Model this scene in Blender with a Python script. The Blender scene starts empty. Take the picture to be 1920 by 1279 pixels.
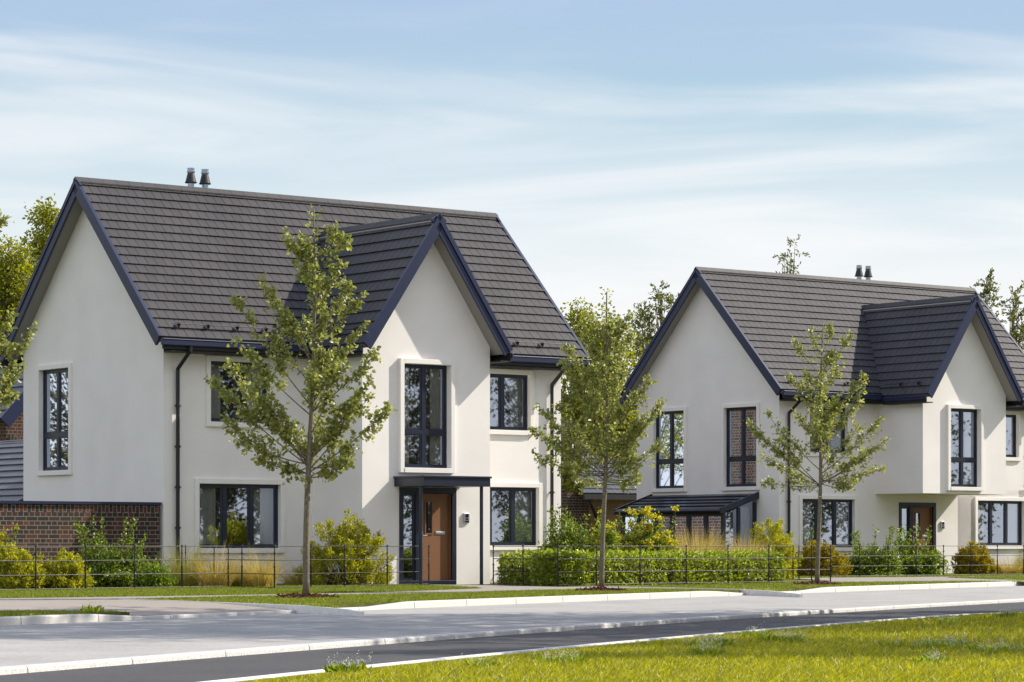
import bpy, math, random
import numpy as np
from mathutils import Vector
rad = math.radians
SC = bpy.context.scene
COL = SC.collection
rng = np.random.default_rng(7)

# ------------------------------------------------------------------ camera constants
F, CX, CY, H = 5419.3, 960.0, 1022.3, 0.95
TH = 0.651
A1 = (-8.1254, 67.393)
A2 = (8.317, 89.969)
L1, BD, BW, D, L = 4.151, 2.1255, 3.768, 6.93, 11.80
RZ, EZ, OG, OE = 9.836, 5.79, 0.407, 0.556
RB, OB, EB, VB = 8.861, 0.311, 5.703, 0.50
BC = L1 + BW / 2

def gp(x, y, z=0.0):
    Z = F * (H - z) / (y - CY)
    return ((x - CX) / F * Z, Z)
def at(x, Z):
    return ((x - CX) / F * Z, Z)
def hl(u, v, i=0):
    A = A1 if i == 0 else A2
    c, s = math.cos(TH), math.sin(TH)
    return (A[0] + u * c - v * s, A[1] + u * s + v * c)

# ------------------------------------------------------------------ tagging
def tag(o, label=None, cat=None, group=None, kind=None):
    if label: o['label'] = label
    if cat: o['category'] = cat
    if group: o['group'] = group
    if kind: o['kind'] = kind
    return o
def empty(name, loc=(0, 0, 0), rz=0.0):
    o = bpy.data.objects.new(name, None)
    o.empty_display_size = 0.2
    o.location = loc
    o.rotation_euler = (0, 0, rz)
    COL.objects.link(o)
    return o

# ------------------------------------------------------------------ mesh building
class MB:
    def __init__(s): s.v = []; s.f = []
    def add(s, vs, fs):
        b = len(s.v); s.v += [tuple(p) for p in vs]; s.f += [tuple(i + b for i in f) for f in fs]
    def box(s, x0, x1, y0, y1, z0, z1):
        s.hexa([(x0, y0, z0), (x1, y0, z0), (x1, y1, z0), (x0, y1, z0), (x0, y0, z1), (x1, y0, z1), (x1, y1, z1), (x0, y1, z1)])
    def hexa(s, p):
        s.add(p, [(0, 3, 2, 1), (4, 5, 6, 7), (0, 1, 5, 4), (1, 2, 6, 5), (2, 3, 7, 6), (3, 0, 4, 7)])
    def poly(s, pts): s.add(pts, [tuple(range(len(pts)))])
    def prism(s, pts, off):
        n = len(pts); off = Vector(off)
        a = [Vector(p) for p in pts]; b = [p + off for p in a]
        fs = [tuple(reversed(range(n))), tuple(range(n, 2 * n))]
        for i in range(n):
            j = (i + 1) % n; fs.append((i, j, n + j, n + i))
        s.add(a + b, fs)
    def tube(s, pts, r, n=8, cap=True):
        pts = [Vector(p) for p in pts]; m = len(pts)
        rs = r if hasattr(r, '__len__') else [r] * m
        vs = []; fs = []
        up0 = None
        for i, p in enumerate(pts):
            t = (pts[min(i + 1, m - 1)] - pts[max(i - 1, 0)]).normalized()
            if up0 is None:
                up0 = Vector((0, 0, 1)) if abs(t.z) < .9 else Vector((1, 0, 0))
            sd = t.cross(up0)
            if sd.length < 1e-5: sd = t.cross(Vector((0, 1, 0)))
            sd.normalize(); up = sd.cross(t).normalized(); up0 = up
            for k in range(n):
                a = 2 * math.pi * k / n
                vs.append(p + (sd * math.cos(a) + up * math.sin(a)) * rs[i])
        for i in range(m - 1):
            for k in range(n):
                k2 = (k + 1) % n
                fs.append((i * n + k, i * n + k2, (i + 1) * n + k2, (i + 1) * n + k))
        if cap:
            fs.append(tuple(reversed(range(n)))); fs.append(tuple((m - 1) * n + k for k in range(n)))
        s.add(vs, fs)
    def lathe(s, c, prof, n=14):
        vs = []; fs = []; m = len(prof)
        for (r, z) in prof:
            for k in range(n):
                a = 2 * math.pi * k / n
                vs.append((c[0] + r * math.cos(a), c[1] + r * math.sin(a), c[2] + z))
        for i in range(m - 1):
            for k in range(n):
                k2 = (k + 1) % n
                fs.append((i * n + k, i * n + k2, (i + 1) * n + k2, (i + 1) * n + k))
        fs.append(tuple(reversed(range(n)))); fs.append(tuple((m - 1) * n + k for k in range(n)))
        s.add(vs, fs)
    def build(s, name, mat, parent=None, smooth=False, bevel=0, loc=None):
        me = bpy.data.meshes.new(name)
        me.from_pydata(s.v, [], s.f); me.update()
        o = bpy.data.objects.new(name, me); COL.objects.link(o)
        me.materials.append(mat)
        if parent: o.parent = parent
        if loc: o.location = loc
        if smooth:
            me.polygons.foreach_set('use_smooth', [True] * len(me.polygons))
        if bevel:
            b = o.modifiers.new('bevel', 'BEVEL'); b.width = bevel; b.segments = 2; b.limit_method = 'ANGLE'
        return o

def np_mesh(name, V, Fc, mat, parent=None, loc=None):
    """V (n,3), Fc (m,k) constant polygon size."""
    me = bpy.data.meshes.new(name)
    V = np.asarray(V, dtype=np.float32); Fc = np.asarray(Fc, dtype=np.int32)
    m, k = Fc.shape
    me.vertices.add(len(V)); me.vertices.foreach_set('co', V.ravel())
    me.loops.add(m * k); me.loops.foreach_set('vertex_index', Fc.ravel())
    me.polygons.add(m)
    me.polygons.foreach_set('loop_start', np.arange(m, dtype=np.int32) * k)
    me.polygons.foreach_set('loop_total', np.full(m, k, dtype=np.int32))
    me.update(calc_edges=True); me.validate()
    o = bpy.data.objects.new(name, me); COL.objects.link(o)
    me.materials.append(mat)
    if parent: o.parent = parent
    if loc is not None: o.location = loc
    return o

def nrm(a): return a / (np.linalg.norm(a, axis=-1, keepdims=True) + 1e-9)
def leaf_arrays(C, Dr, S, ratio=.6, fold=.18, flat=0.0, g=rng):
    C = np.asarray(C, float); n = len(C)
    A = nrm(np.asarray(Dr, float))
    R = nrm(g.normal(size=(n, 3)) + np.array([0, 0, flat]))
    side = nrm(np.cross(A, R)); N = np.cross(side, A)
    S = np.asarray(S, float).reshape(-1, 1) * np.ones((n, 1))
    w = S * ratio * .5
    P = [C, C + A * S * .28 + side * w * .85 + N * S * fold * .8, C + A * S * .66 + side * w * .8 + N * S * fold * .7,
         C + A * S - N * S * .08, C + A * S * .66 - side * w * .8 + N * S * fold * .7, C + A * S * .28 - side * w * .85 + N * S * fold * .8]
    V = np.stack(P, 1).reshape(-1, 3)
    b = np.arange(n)[:, None] * 6
    Fc = np.concatenate([b + np.array([[0, 5, 4, 3]]), b + np.array([[0, 3, 2, 1]])], 1).reshape(-1, 4)
    return V, Fc
def leaves(name, C, Dr, S, mat, parent, ratio=.6, fold=.18, flat=0.0, loc=None):
    V, Fc = leaf_arrays(C, Dr, S, ratio, fold, flat)
    return np_mesh(name, V, Fc, mat, parent, loc)

# ------------------------------------------------------------------ materials
def newmat(name):
    m = bpy.data.materials.new(name); m.use_nodes = True
    nt = m.node_tree; b = nt.nodes['Principled BSDF']
    return m, nt, b
def N(nt, t, **kw):
    n = nt.nodes.new(t)
    for k, v in kw.items(): setattr(n, k, v)
    return n
def pmat(name, col, rough=.5, metal=0.0, spec=.5, var=0.0, nscale=3.0, bump=0.0, bscale=60.0, bdist=.01, island=0.0):
    m, nt, b = newmat(name)
    b.inputs['Base Color'].default_value = (*col, 1); b.inputs['Roughness'].default_value = rough
    b.inputs['Metallic'].default_value = metal; b.inputs['Specular IOR Level'].default_value = spec
    tc = N(nt, 'ShaderNodeTexCoord')
    last = None
    if var or island:
        hsv = N(nt, 'ShaderNodeHueSaturation'); hsv.inputs['Color'].default_value = (*col, 1)
        ad = N(nt, 'ShaderNodeMath', operation='ADD'); ad.inputs[1].default_value = 1.0
        if var:
            no = N(nt, 'ShaderNodeTexNoise'); no.inputs['Scale'].default_value = nscale; no.inputs['Detail'].default_value = 6
            nt.links.new(tc.outputs['Object'], no.inputs['Vector'])
            mr = N(nt, 'ShaderNodeMapRange'); mr.inputs['From Min'].default_value = .3; mr.inputs['From Max'].default_value = .7
            mr.inputs['To Min'].default_value = -var; mr.inputs['To Max'].default_value = var
            nt.links.new(no.outputs['Fac'], mr.inputs['Value']); nt.links.new(mr.outputs['Result'], ad.inputs[0])
        else: ad.inputs[0].default_value = 0
        out = ad
        if island:
            gi = N(nt, 'ShaderNodeNewGeometry')
            m2 = N(nt, 'ShaderNodeMapRange'); m2.inputs['To Min'].default_value = -island; m2.inputs['To Max'].default_value = island
            nt.links.new(gi.outputs['Random Per Island'], m2.inputs['Value'])
            a2 = N(nt, 'ShaderNodeMath', operation='ADD'); nt.links.new(ad.outputs[0], a2.inputs[0]); nt.links.new(m2.outputs['Result'], a2.inputs[1]); out = a2
        nt.links.new(out.outputs[0], hsv.inputs['Value']); nt.links.new(hsv.outputs['Color'], b.inputs['Base Color'])
    if bump:
        no2 = N(nt, 'ShaderNodeTexNoise'); no2.inputs['Scale'].default_value = bscale; no2.inputs['Detail'].default_value = 4
        nt.links.new(tc.outputs['Object'], no2.inputs['Vector'])
        bp = N(nt, 'ShaderNodeBump'); bp.inputs['Strength'].default_value = bump; bp.inputs['Distance'].default_value = bdist
        nt.links.new(no2.outputs['Fac'], bp.inputs['Height']); nt.links.new(bp.outputs['Normal'], b.inputs['Normal'])
    return m

def leafmat(name, c1, c2, trans=.4, rough=.45, c3=None, spec=.35):
    m, nt, b = newmat(name)
    gi = N(nt, 'ShaderNodeNewGeometry')
    cr = N(nt, 'ShaderNodeValToRGB')
    cr.color_ramp.elements[0].color = (*c1, 1); cr.color_ramp.elements[1].color = (*c2, 1)
    if c3:
        e = cr.color_ramp.elements.new(.85); e.color = (*c2, 1); cr.color_ramp.elements[-1].color = (*c3, 1)
    nt.links.new(gi.outputs['Random Per Island'], cr.inputs['Fac'])
    nt.links.new(cr.outputs['Color'], b.inputs['Base Color'])
    b.inputs['Roughness'].default_value = rough; b.inputs['Specular IOR Level'].default_value = spec
    tr = N(nt, 'ShaderNodeBsdfTranslucent')
    hs = N(nt, 'ShaderNodeHueSaturation'); hs.inputs['Value'].default_value = 1.5; hs.inputs['Saturation'].default_value = 1.15
    hs.inputs['Hue'].default_value = .5
    nt.links.new(cr.outputs['Color'], hs.inputs['Color']); nt.links.new(hs.outputs['Color'], tr.inputs['Color'])
    mx = N(nt, 'ShaderNodeMixShader'); mx.inputs[0].default_value = trans
    nt.links.new(b.outputs[0], mx.inputs[1]); nt.links.new(tr.outputs[0], mx.inputs[2])
    nt.links.new(mx.outputs[0], nt.nodes['Material Output'].inputs['Surface'])
    return m

def brickmat(name, rot=False, axis='x'):
    m, nt, b = newmat(name)
    tc = N(nt, 'ShaderNodeTexCoord'); sp = N(nt, 'ShaderNodeSeparateXYZ'); cb = N(nt, 'ShaderNodeCombineXYZ')
    nt.links.new(tc.outputs['Object'], sp.inputs[0])
    ad = N(nt, 'ShaderNodeMath', operation='ADD')
    nt.links.new(sp.outputs['X'], ad.inputs[0]); nt.links.new(sp.outputs['Y'], ad.inputs[1])
    nt.links.new(ad.outputs[0], cb.inputs['Y' if rot else 'X']); nt.links.new(sp.outputs['Z'], cb.inputs['X' if rot else 'Y'])
    br = N(nt, 'ShaderNodeTexBrick')
    br.inputs['Scale'].default_value = 1.0; br.inputs['Brick Width'].default_value = .285; br.inputs['Row Height'].default_value = .1
    br.inputs['Mortar Size'].default_value = .0085; br.inputs['Mortar Smooth'].default_value = .15; br.inputs['Bias'].default_value = 0
    br.offset = .5; br.offset_frequency = 2; br.squash = .5 if not rot else 1; br.squash_frequency = 2
    br.inputs['Color1'].default_value = (0, 0, 0, 1); br.inputs['Color2'].default_value = (1, 1, 1, 1); br.inputs['Mortar'].default_value = (.5, .5, .5, 1)
    nt.links.new(cb.outputs[0], br.inputs['Vector'])
    cr = N(nt, 'ShaderNodeValToRGB'); cr.color_ramp.interpolation = 'LINEAR'
    els = cr.color_ramp.elements
    els[0].position = 0; els[0].color = (.016, .014, .015, 1); els[1].position = 1; els[1].color = (.115, .04, .02, 1)
    for p, c in ((.3, (.034, .022, .021, 1)), (.55, (.048, .019, .015, 1)), (.8, (.07, .025, .017, 1))):
        e = els.new(p); e.color = c
    nt.links.new(br.outputs['Color'], cr.inputs['Fac'])
    no = N(nt, 'ShaderNodeTexNoise'); no.inputs['Scale'].default_value = 40; no.inputs['Detail'].default_value = 5
    nt.links.new(tc.outputs['Object'], no.inputs['Vector'])
    mm = N(nt, 'ShaderNodeMix', data_type='RGBA', blend_type='OVERLAY'); mm.inputs[0].default_value = .6
    nt.links.new(cr.outputs['Color'], mm.inputs[6]); nt.links.new(no.outputs['Fac'], mm.inputs[7])
    mo = N(nt, 'ShaderNodeMix', data_type='RGBA'); mo.inputs[7].default_value = (.235, .205, .16, 1)
    nt.links.new(br.outputs['Fac'], mo.inputs[0]); nt.links.new(mm.outputs[2], mo.inputs[6])
    nt.links.new(mo.outputs[2], b.inputs['Base Color']); b.inputs['Roughness'].default_value = .85
    sub = N(nt, 'ShaderNodeMath', operation='MULTIPLY_ADD'); sub.inputs[1].default_value = -1; 
    nt.links.new(br.outputs['Fac'], sub.inputs[0]); nt.links.new(no.outputs['Fac'], sub.inputs[2])
    bp = N(nt, 'ShaderNodeBump'); bp.inputs['Strength'].default_value = .8; bp.inputs['Distance'].default_value = .012
    nt.links.new(sub.outputs[0], bp.inputs['Height']); nt.links.new(bp.outputs['Normal'], b.inputs['Normal'])
    return m

def glassmat(name, refl=.42):
    m, nt, b = newmat(name); nt.nodes.remove(b)
    gl = N(nt, 'ShaderNodeBsdfGlossy'); gl.inputs['Roughness'].default_value = .016; gl.inputs['Color'].default_value = (.70, .80, .98, 1)
    tr = N(nt, 'ShaderNodeBsdfTransparent'); tr.inputs['Color'].default_value = (.9, .92, .92, 1)
    lw = N(nt, 'ShaderNodeLayerWeight'); lw.inputs['Blend'].default_value = .25
    mr = N(nt, 'ShaderNodeMapRange'); mr.inputs['To Min'].default_value = refl; mr.inputs['To Max'].default_value = .95
    nt.links.new(lw.outputs['Fresnel'], mr.inputs['Value'])
    mx = N(nt, 'ShaderNodeMixShader'); nt.links.new(mr.outputs['Result'], mx.inputs[0])
    nt.links.new(tr.outputs[0], mx.inputs[1]); nt.links.new(gl.outputs[0], mx.inputs[2])
    nt.links.new(mx.outputs[0], nt.nodes['Material Output'].inputs['Surface'])
    return m

def asphalt(name, c, var, rough=.8, spec=.4, grain=.35):
    m, nt, b = newmat(name)
    tc = N(nt, 'ShaderNodeTexCoord')
    n1 = N(nt, 'ShaderNodeTexNoise'); n1.inputs['Scale'].default_value = .8; n1.inputs['Detail'].default_value = 5
    n2 = N(nt, 'ShaderNodeTexNoise'); n2.inputs['Scale'].default_value = 22; n2.inputs['Detail'].default_value = 8
    n3 = N(nt, 'ShaderNodeTexVoronoi'); n3.inputs['Scale'].default_value = 90
    for n in (n1, n2, n3): nt.links.new(tc.outputs['Object'], n.inputs['Vector'])
    h = N(nt, 'ShaderNodeHueSaturation'); h.inputs['Color'].default_value = (*c, 1)
    a = N(nt, 'ShaderNodeMath', operation='MULTIPLY_ADD'); a.inputs[1].default_value = var; a.inputs[2].default_value = 1 - var / 2
    nt.links.new(n1.outputs['Fac'], a.inputs[0])
    a2 = N(nt, 'ShaderNodeMath', operation='MULTIPLY_ADD'); a2.inputs[1].default_value = grain * 2; a2.inputs[2].default_value = 1 - grain
    nt.links.new(n2.outputs['Fac'], a2.inputs[0])
    mu = N(nt, 'ShaderNodeMath', operation='MULTIPLY'); nt.links.new(a.outputs[0], mu.inputs[0]); nt.links.new(a2.outputs[0], mu.inputs[1])
    nt.links.new(mu.outputs[0], h.inputs['Value']); nt.links.new(h.outputs['Color'], b.inputs['Base Color'])
    b.inputs['Roughness'].default_value = rough; b.inputs['Specular IOR Level'].default_value = spec
    bp = N(nt, 'ShaderNodeBump'); bp.inputs['Strength'].default_value = .5; bp.inputs['Distance'].default_value = .006
    nt.links.new(n3.outputs['Distance'], bp.inputs['Height']); nt.links.new(bp.outputs['Normal'], b.inputs['Normal'])
    return m

M = {}
M['stucco'] = pmat('render_white', (.83, .80, .783), .9, spec=.2, var=.035, nscale=1.1, bump=.25, bscale=140, bdist=.004)
M['trim'] = pmat('stone_trim', (.84, .81, .775), .8, spec=.25, var=.02, nscale=3, bump=.12, bscale=120, bdist=.003)
M['soffit'] = pmat('soffit_grey', (.30, .285, .27), .7)
M['tile'] = pmat('roof_tile', (.047, .0435, .0455), .55, spec=.4, var=.16, nscale=.55, island=.10, bump=.2, bscale=50, bdist=.004)
M['tile_blue'] = pmat('roof_tile_grey', (.085, .09, .108), .5, var=.1, nscale=2, island=.1)
M['navy'] = pmat('navy_paint', (.012, .019, .062), .40, spec=.5, var=.08, nscale=5)
M['navyfr'] = pmat('window_frame_paint', (.012, .017, .036), .35, spec=.5)
M['black'] = pmat('black_paint', (.012, .012, .014), .55, var=.1, nscale=20)
M['blacksoff'] = pmat('dark_soffit', (.014, .014, .018), .6)
M['iron'] = pmat('iron_paint', (.02, .0195, .0195), .55, spec=.35, var=.1, nscale=30)
M['brick'] = brickmat('brick'); M['soldier'] = brickmat('brick_soldier', rot=True)
M['glass'] = glassmat('window_glass', .47)
M['curtain'] = pmat('curtain_fabric', (.72, .70, .66), .9, spec=.1)
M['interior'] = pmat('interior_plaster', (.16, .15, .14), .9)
M['door'] = pmat('door_brown', (.215, .10, .046), .5, spec=.4, bump=.5, bscale=35, bdist=.006)
M['chrome'] = pmat('brushed_steel', (.62, .64, .68), .28, metal=1)
M['flue'] = pmat('flue_steel', (.32, .37, .46), .3, metal=1)
M['lensblack'] = pmat('lens_black', (.01, .01, .012), .1)
M['wood'] = pmat('timber_cladding', (.25, .145, .07), .7, var=.25, nscale=8)
M['kerb'] = pmat('kerb_concrete', (.58, .56, .54), .85, spec=.25, var=.10, nscale=40, bump=.25, bscale=130, bdist=.006)
M['kerb2'] = pmat('kerb_granite', (.55, .535, .515), .8, spec=.3, var=.35, nscale=55, bump=.35, bscale=130, bdist=.008)
M['edge'] = pmat('edging_concrete', (.66, .65, .64), .8, var=.1, nscale=10)
M['road'] = asphalt('asphalt_light', (.345, .337, .327), .55, .85, .25, .4)
M['dark'] = asphalt('asphalt_dark', (.062, .062, .066), .5, .8, .3, .5)
M['path'] = asphalt('tarmac_beige', (.30, .265, .235), .25, .85, .3, .3)
M['mulch'] = pmat('bark_mulch', (.14, .05, .028), .95, var=.4, nscale=30, island=.35)
M['lawn'] = pmat('lawn_ground', (.075, .085, .02), .95, spec=.1, var=.35, nscale=3)
M['bark'] = pmat('bark', (.17, .145, .10), .9, var=.35, nscale=18, bump=.8, bscale=60, bdist=.01)
M['stem'] = pmat('twig', (.10, .07, .04), .9, var=.2, nscale=18)
M['leaf1'] = leafmat('leaf_street', (.15, .18, .04), (.36, .37, .12), .45, .36, c3=(.52, .50, .22), spec=.6)
M['leafbg'] = leafmat('leaf_background', (.13, .15, .018), (.35, .35, .045), .45, .5)
M['leafwil'] = leafmat('leaf_willow', (.10, .115, .025), (.20, .21, .06), .4, .5)
M['leafdk'] = leafmat('leaf_dark', (.03, .036, .012), (.09, .09, .025), .35, .5)
M['gold'] = leafmat('leaf_golden_conifer', (.25, .25, .02), (.56, .54, .09), .4, .55, spec=.2)
M['goldbr'] = leafmat('leaf_bronze_conifer', (.22, .175, .016), (.46, .37, .05), .4, .55, spec=.2)
M['shrub'] = leafmat('leaf_shrub', (.075, .12, .014), (.25, .32, .05), .4, .35, c3=(.42, .46, .16), spec=.6)
M['shrublt'] = leafmat('leaf_shrub_light', (.11, .17, .02), (.30, .38, .06), .4, .38, spec=.5)
M['hedge'] = leafmat('leaf_hedge', (.13, .18, .014), (.38, .44, .07), .42, .34, c3=(.62, .64, .28), spec=.6)
M['flower'] = leafmat('yellow_flower', (.55, .47, .02), (.75, .66, .04), .3, .6)
M['straw'] = leafmat('straw_grass', (.33, .24, .05), (.62, .52, .2), .4, .6)
M['strawg'] = leafmat('green_tuft_grass', (.17, .17, .025), (.40, .38, .1), .4, .6)
M['grass'] = leafmat('grass_blades', (.14, .175, .012), (.46, .425, .024), .45, .42, c3=(.68, .62, .14), spec=.5)
M['vgrass'] = leafmat('verge_blades', (.10, .14, .014), (.25, .28, .035), .42, .5, c3=(.40, .40, .11))
M['weed'] = leafmat('weed_leaf', (.17, .24, .02), (.36, .42, .05), .4, .5)
M['seed'] = leafmat('seed_head', (.45, .46, .36), (.75, .75, .62), .3, .7)

# ------------------------------------------------------------------ roof helpers
def tiled_slope(mb, P0, du, ds, n, length, slen, gauge=.322, tw=.25, u_end=None, u_start=None, thick=.03):
    P0, du, ds, n = (Vector(a) for a in (P0, du, ds, n))
    k = 0; s = 0.0
    while s < slen - .03:
        s1 = min(s + gauge + .045, slen)
        ub = u_start(s) if u_start else 0.0
        ue = u_end(min(s + gauge, slen)) if u_end else length
        u = ub + (0 if k % 2 == 0 else -tw * .5)
        while u < ue - .01:
            a, b = max(u, ub) + .006, min(u + tw, ue) - .006
            u += tw
            if b - a < .02: continue
            lo0, hi0, lo1, hi1 = .022, .022 + thick, .0, .012
            j = random.uniform(-.0015, .0015)
            pts = []
            for (uu, ss, o) in ((a, s, lo0), (b, s, lo0), (b, s1, lo1), (a, s1, lo1), (a, s, hi0 + j), (b, s, hi0 + j), (b, s1, hi1), (a, s1, hi1)):
                pts.append(P0 + du * uu + ds * ss + n * o)
            mb.hexa(pts)
        s += gauge; k += 1

def ridge(mb, p0, p1, sd, drop_dir_a, drop_dir_b, w=.17, tl=.36):
    p0, p1 = Vector(p0), Vector(p1); d = (p1 - p0); Ln = d.length; d.normalize()
    a, b = Vector(drop_dir_a).normalized(), Vector(drop_dir_b).normalized()
    m = max(1, round(Ln / tl)); st = Ln / m
    for i in range(m):
        o = p0 + d * (i * st + .003); e = d * (st - .006)
        up = Vector((0, 0, 1))
        top = o + up * .05
        prof = [top, o + a * w + up * .05, o + a * w + up * .018, o + up * .005, o + b * w + up * .018, o + b * w + up * .05]
        mb.prism(prof, e)

# ------------------------------------------------------------------ wall plane helper
class Plane:
    """a along wall, n outward, z up -> house-local coordinates"""
    def __init__(s, o, a, n): s.o, s.a, s.n = Vector(o), Vector(a), Vector(n)
    def __call__(s, a, n, z): return s.o + s.a * a + s.n * n + Vector((0, 0, z))
    def box(s, mb, a0, a1, n0, n1, z0, z1):
        pts = [s(a0, n1, z0), s(a1, n1, z0), s(a1, n0, z0), s(a0, n0, z0), s(a0, n1, z1), s(a1, n1, z1), s(a1, n0, z1), s(a0, n0, z1)]
        mb.hexa(pts)

def wall(mb, P, a0, a1, z0, z1, holes):
    ag = sorted({a0, a1} | {h[0] for h in holes} | {h[1] for h in holes})
    zg = sorted({z0, z1} | {h[2] for h in holes} | {h[3] for h in holes})
    for i in range(len(ag) - 1):
        for j in range(len(zg) - 1):
            am, zm = (ag[i] + ag[i + 1]) / 2, (zg[j] + zg[j + 1]) / 2
            if any(h[0] < am < h[1] and h[2] < zm < h[3] for h in holes): continue
            mb.poly([P(ag[i], 0, zg[j]), P(ag[i + 1], 0, zg[j]), P(ag[i + 1], 0, zg[j + 1]), P(ag[i], 0, zg[j + 1])])

def window(root, P, a0, a1, z0, z1, cols, transom=None, p=.06, setb=.07, band=.12, curt=(.27, .27), sill=True, surround=True, label=None):
    fr = MB(); gl = MB(); su = MB()
    n0, n1 = -setb - .075, -setb
    t = .055
    P.box(fr, a0, a1, n0, n1, z0, z0 + t); P.box(fr, a0, a1, n0, n1, z1 - t, z1)
    P.box(fr, a0, a0 + t, n0, n1, z0 + t, z1 - t); P.box(fr, a1 - t, a1, n0, n1, z0 + t, z1 - t)
    rows = [(z0 + t, z1 - t)]
    if transom:
        P.box(fr, a0 + t, a1 - t, n0 + .004, n1 - .006, transom - .05, transom + .05)
        rows = [(z0 + t, transom - .05), (transom + .05, z1 - t)]
    iw = (a1 - a0 - 2 * t); mw = .09
    cw = (iw - mw * (cols - 1)) / cols
    for (r0, r1) in rows:
        for c in range(cols):
            x0 = a0 + t + c * (cw + mw); x1 = x0 + cw
            if c < cols - 1: P.box(fr, x1, x1 + mw, n0 + .002, n1 - .003, r0, r1)
            s = .036
            P.box(fr, x0, x1, n0 + .01, n1 - .014, r0, r0 + s); P.box(fr, x0, x1, n0 + .01, n1 - .014, r1 - s, r1)
            P.box(fr, x0, x0 + s, n0 + .01, n1 - .014, r0 + s, r1 - s); P.box(fr, x1 - s, x1, n0 + .01, n1 - .014, r0 + s, r1 - s)
            ng = n1 - .04
            j = [random.uniform(-.0018, .0018) for _ in range(3)]
            gl.poly([P(x0 + s, ng + j[0], r0 + s), P(x1 - s, ng + j[1], r0 + s), P(x1 - s, ng + j[2] - j[0] + j[1], r1 - s), P(x0 + s, ng + j[2], r1 - s)])
    w = fr.build('window', M['navyfr'], root)
    if label: w['label'] = label
    gl.build('pane', M['glass'], w)
    if surround:
        nb = -setb - .09
        P.box(su, a0 - band, a0, nb, p, z0 - band, z1 + band); P.box(su, a1, a1 + band, nb, p, z0 - band, z1 + band)
        P.box(su, a0, a1, nb, p, z1, z1 + band); P.box(su, a0, a1, nb, p + .012, z0 - band, z0)
        su.build('surround', M['trim'], w, bevel=.008)
    for side, fr_ in enumerate(curt):
        if not fr_: continue
        cu = MB(); wd = (a1 - a0) * fr_; m = 44
        x0 = a0 + .02 if side == 0 else a1 - .02 - wd
        ph = random.uniform(0, 6); vs = []
        for i in range(m + 1):
            x = x0 + wd * i / m
            nn = -setb - .17 + .028 * math.sin(i / m * 40 * fr_ * 2.2 + ph) + .012 * math.sin(i * 1.7 + ph)
            vs += [P(x, nn, z0 + .01), P(x, nn, z1 - .01)]
        cu.add(vs, [(2 * i, 2 * i + 2, 2 * i + 3, 2 * i + 1) for i in range(m)])
        cu.build('curtain', M['curtain'], w, smooth=True)
    return w

def grow(h, e=.06): return (h[0] - e, h[1] + e, h[2] - e, h[3] + e)

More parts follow.
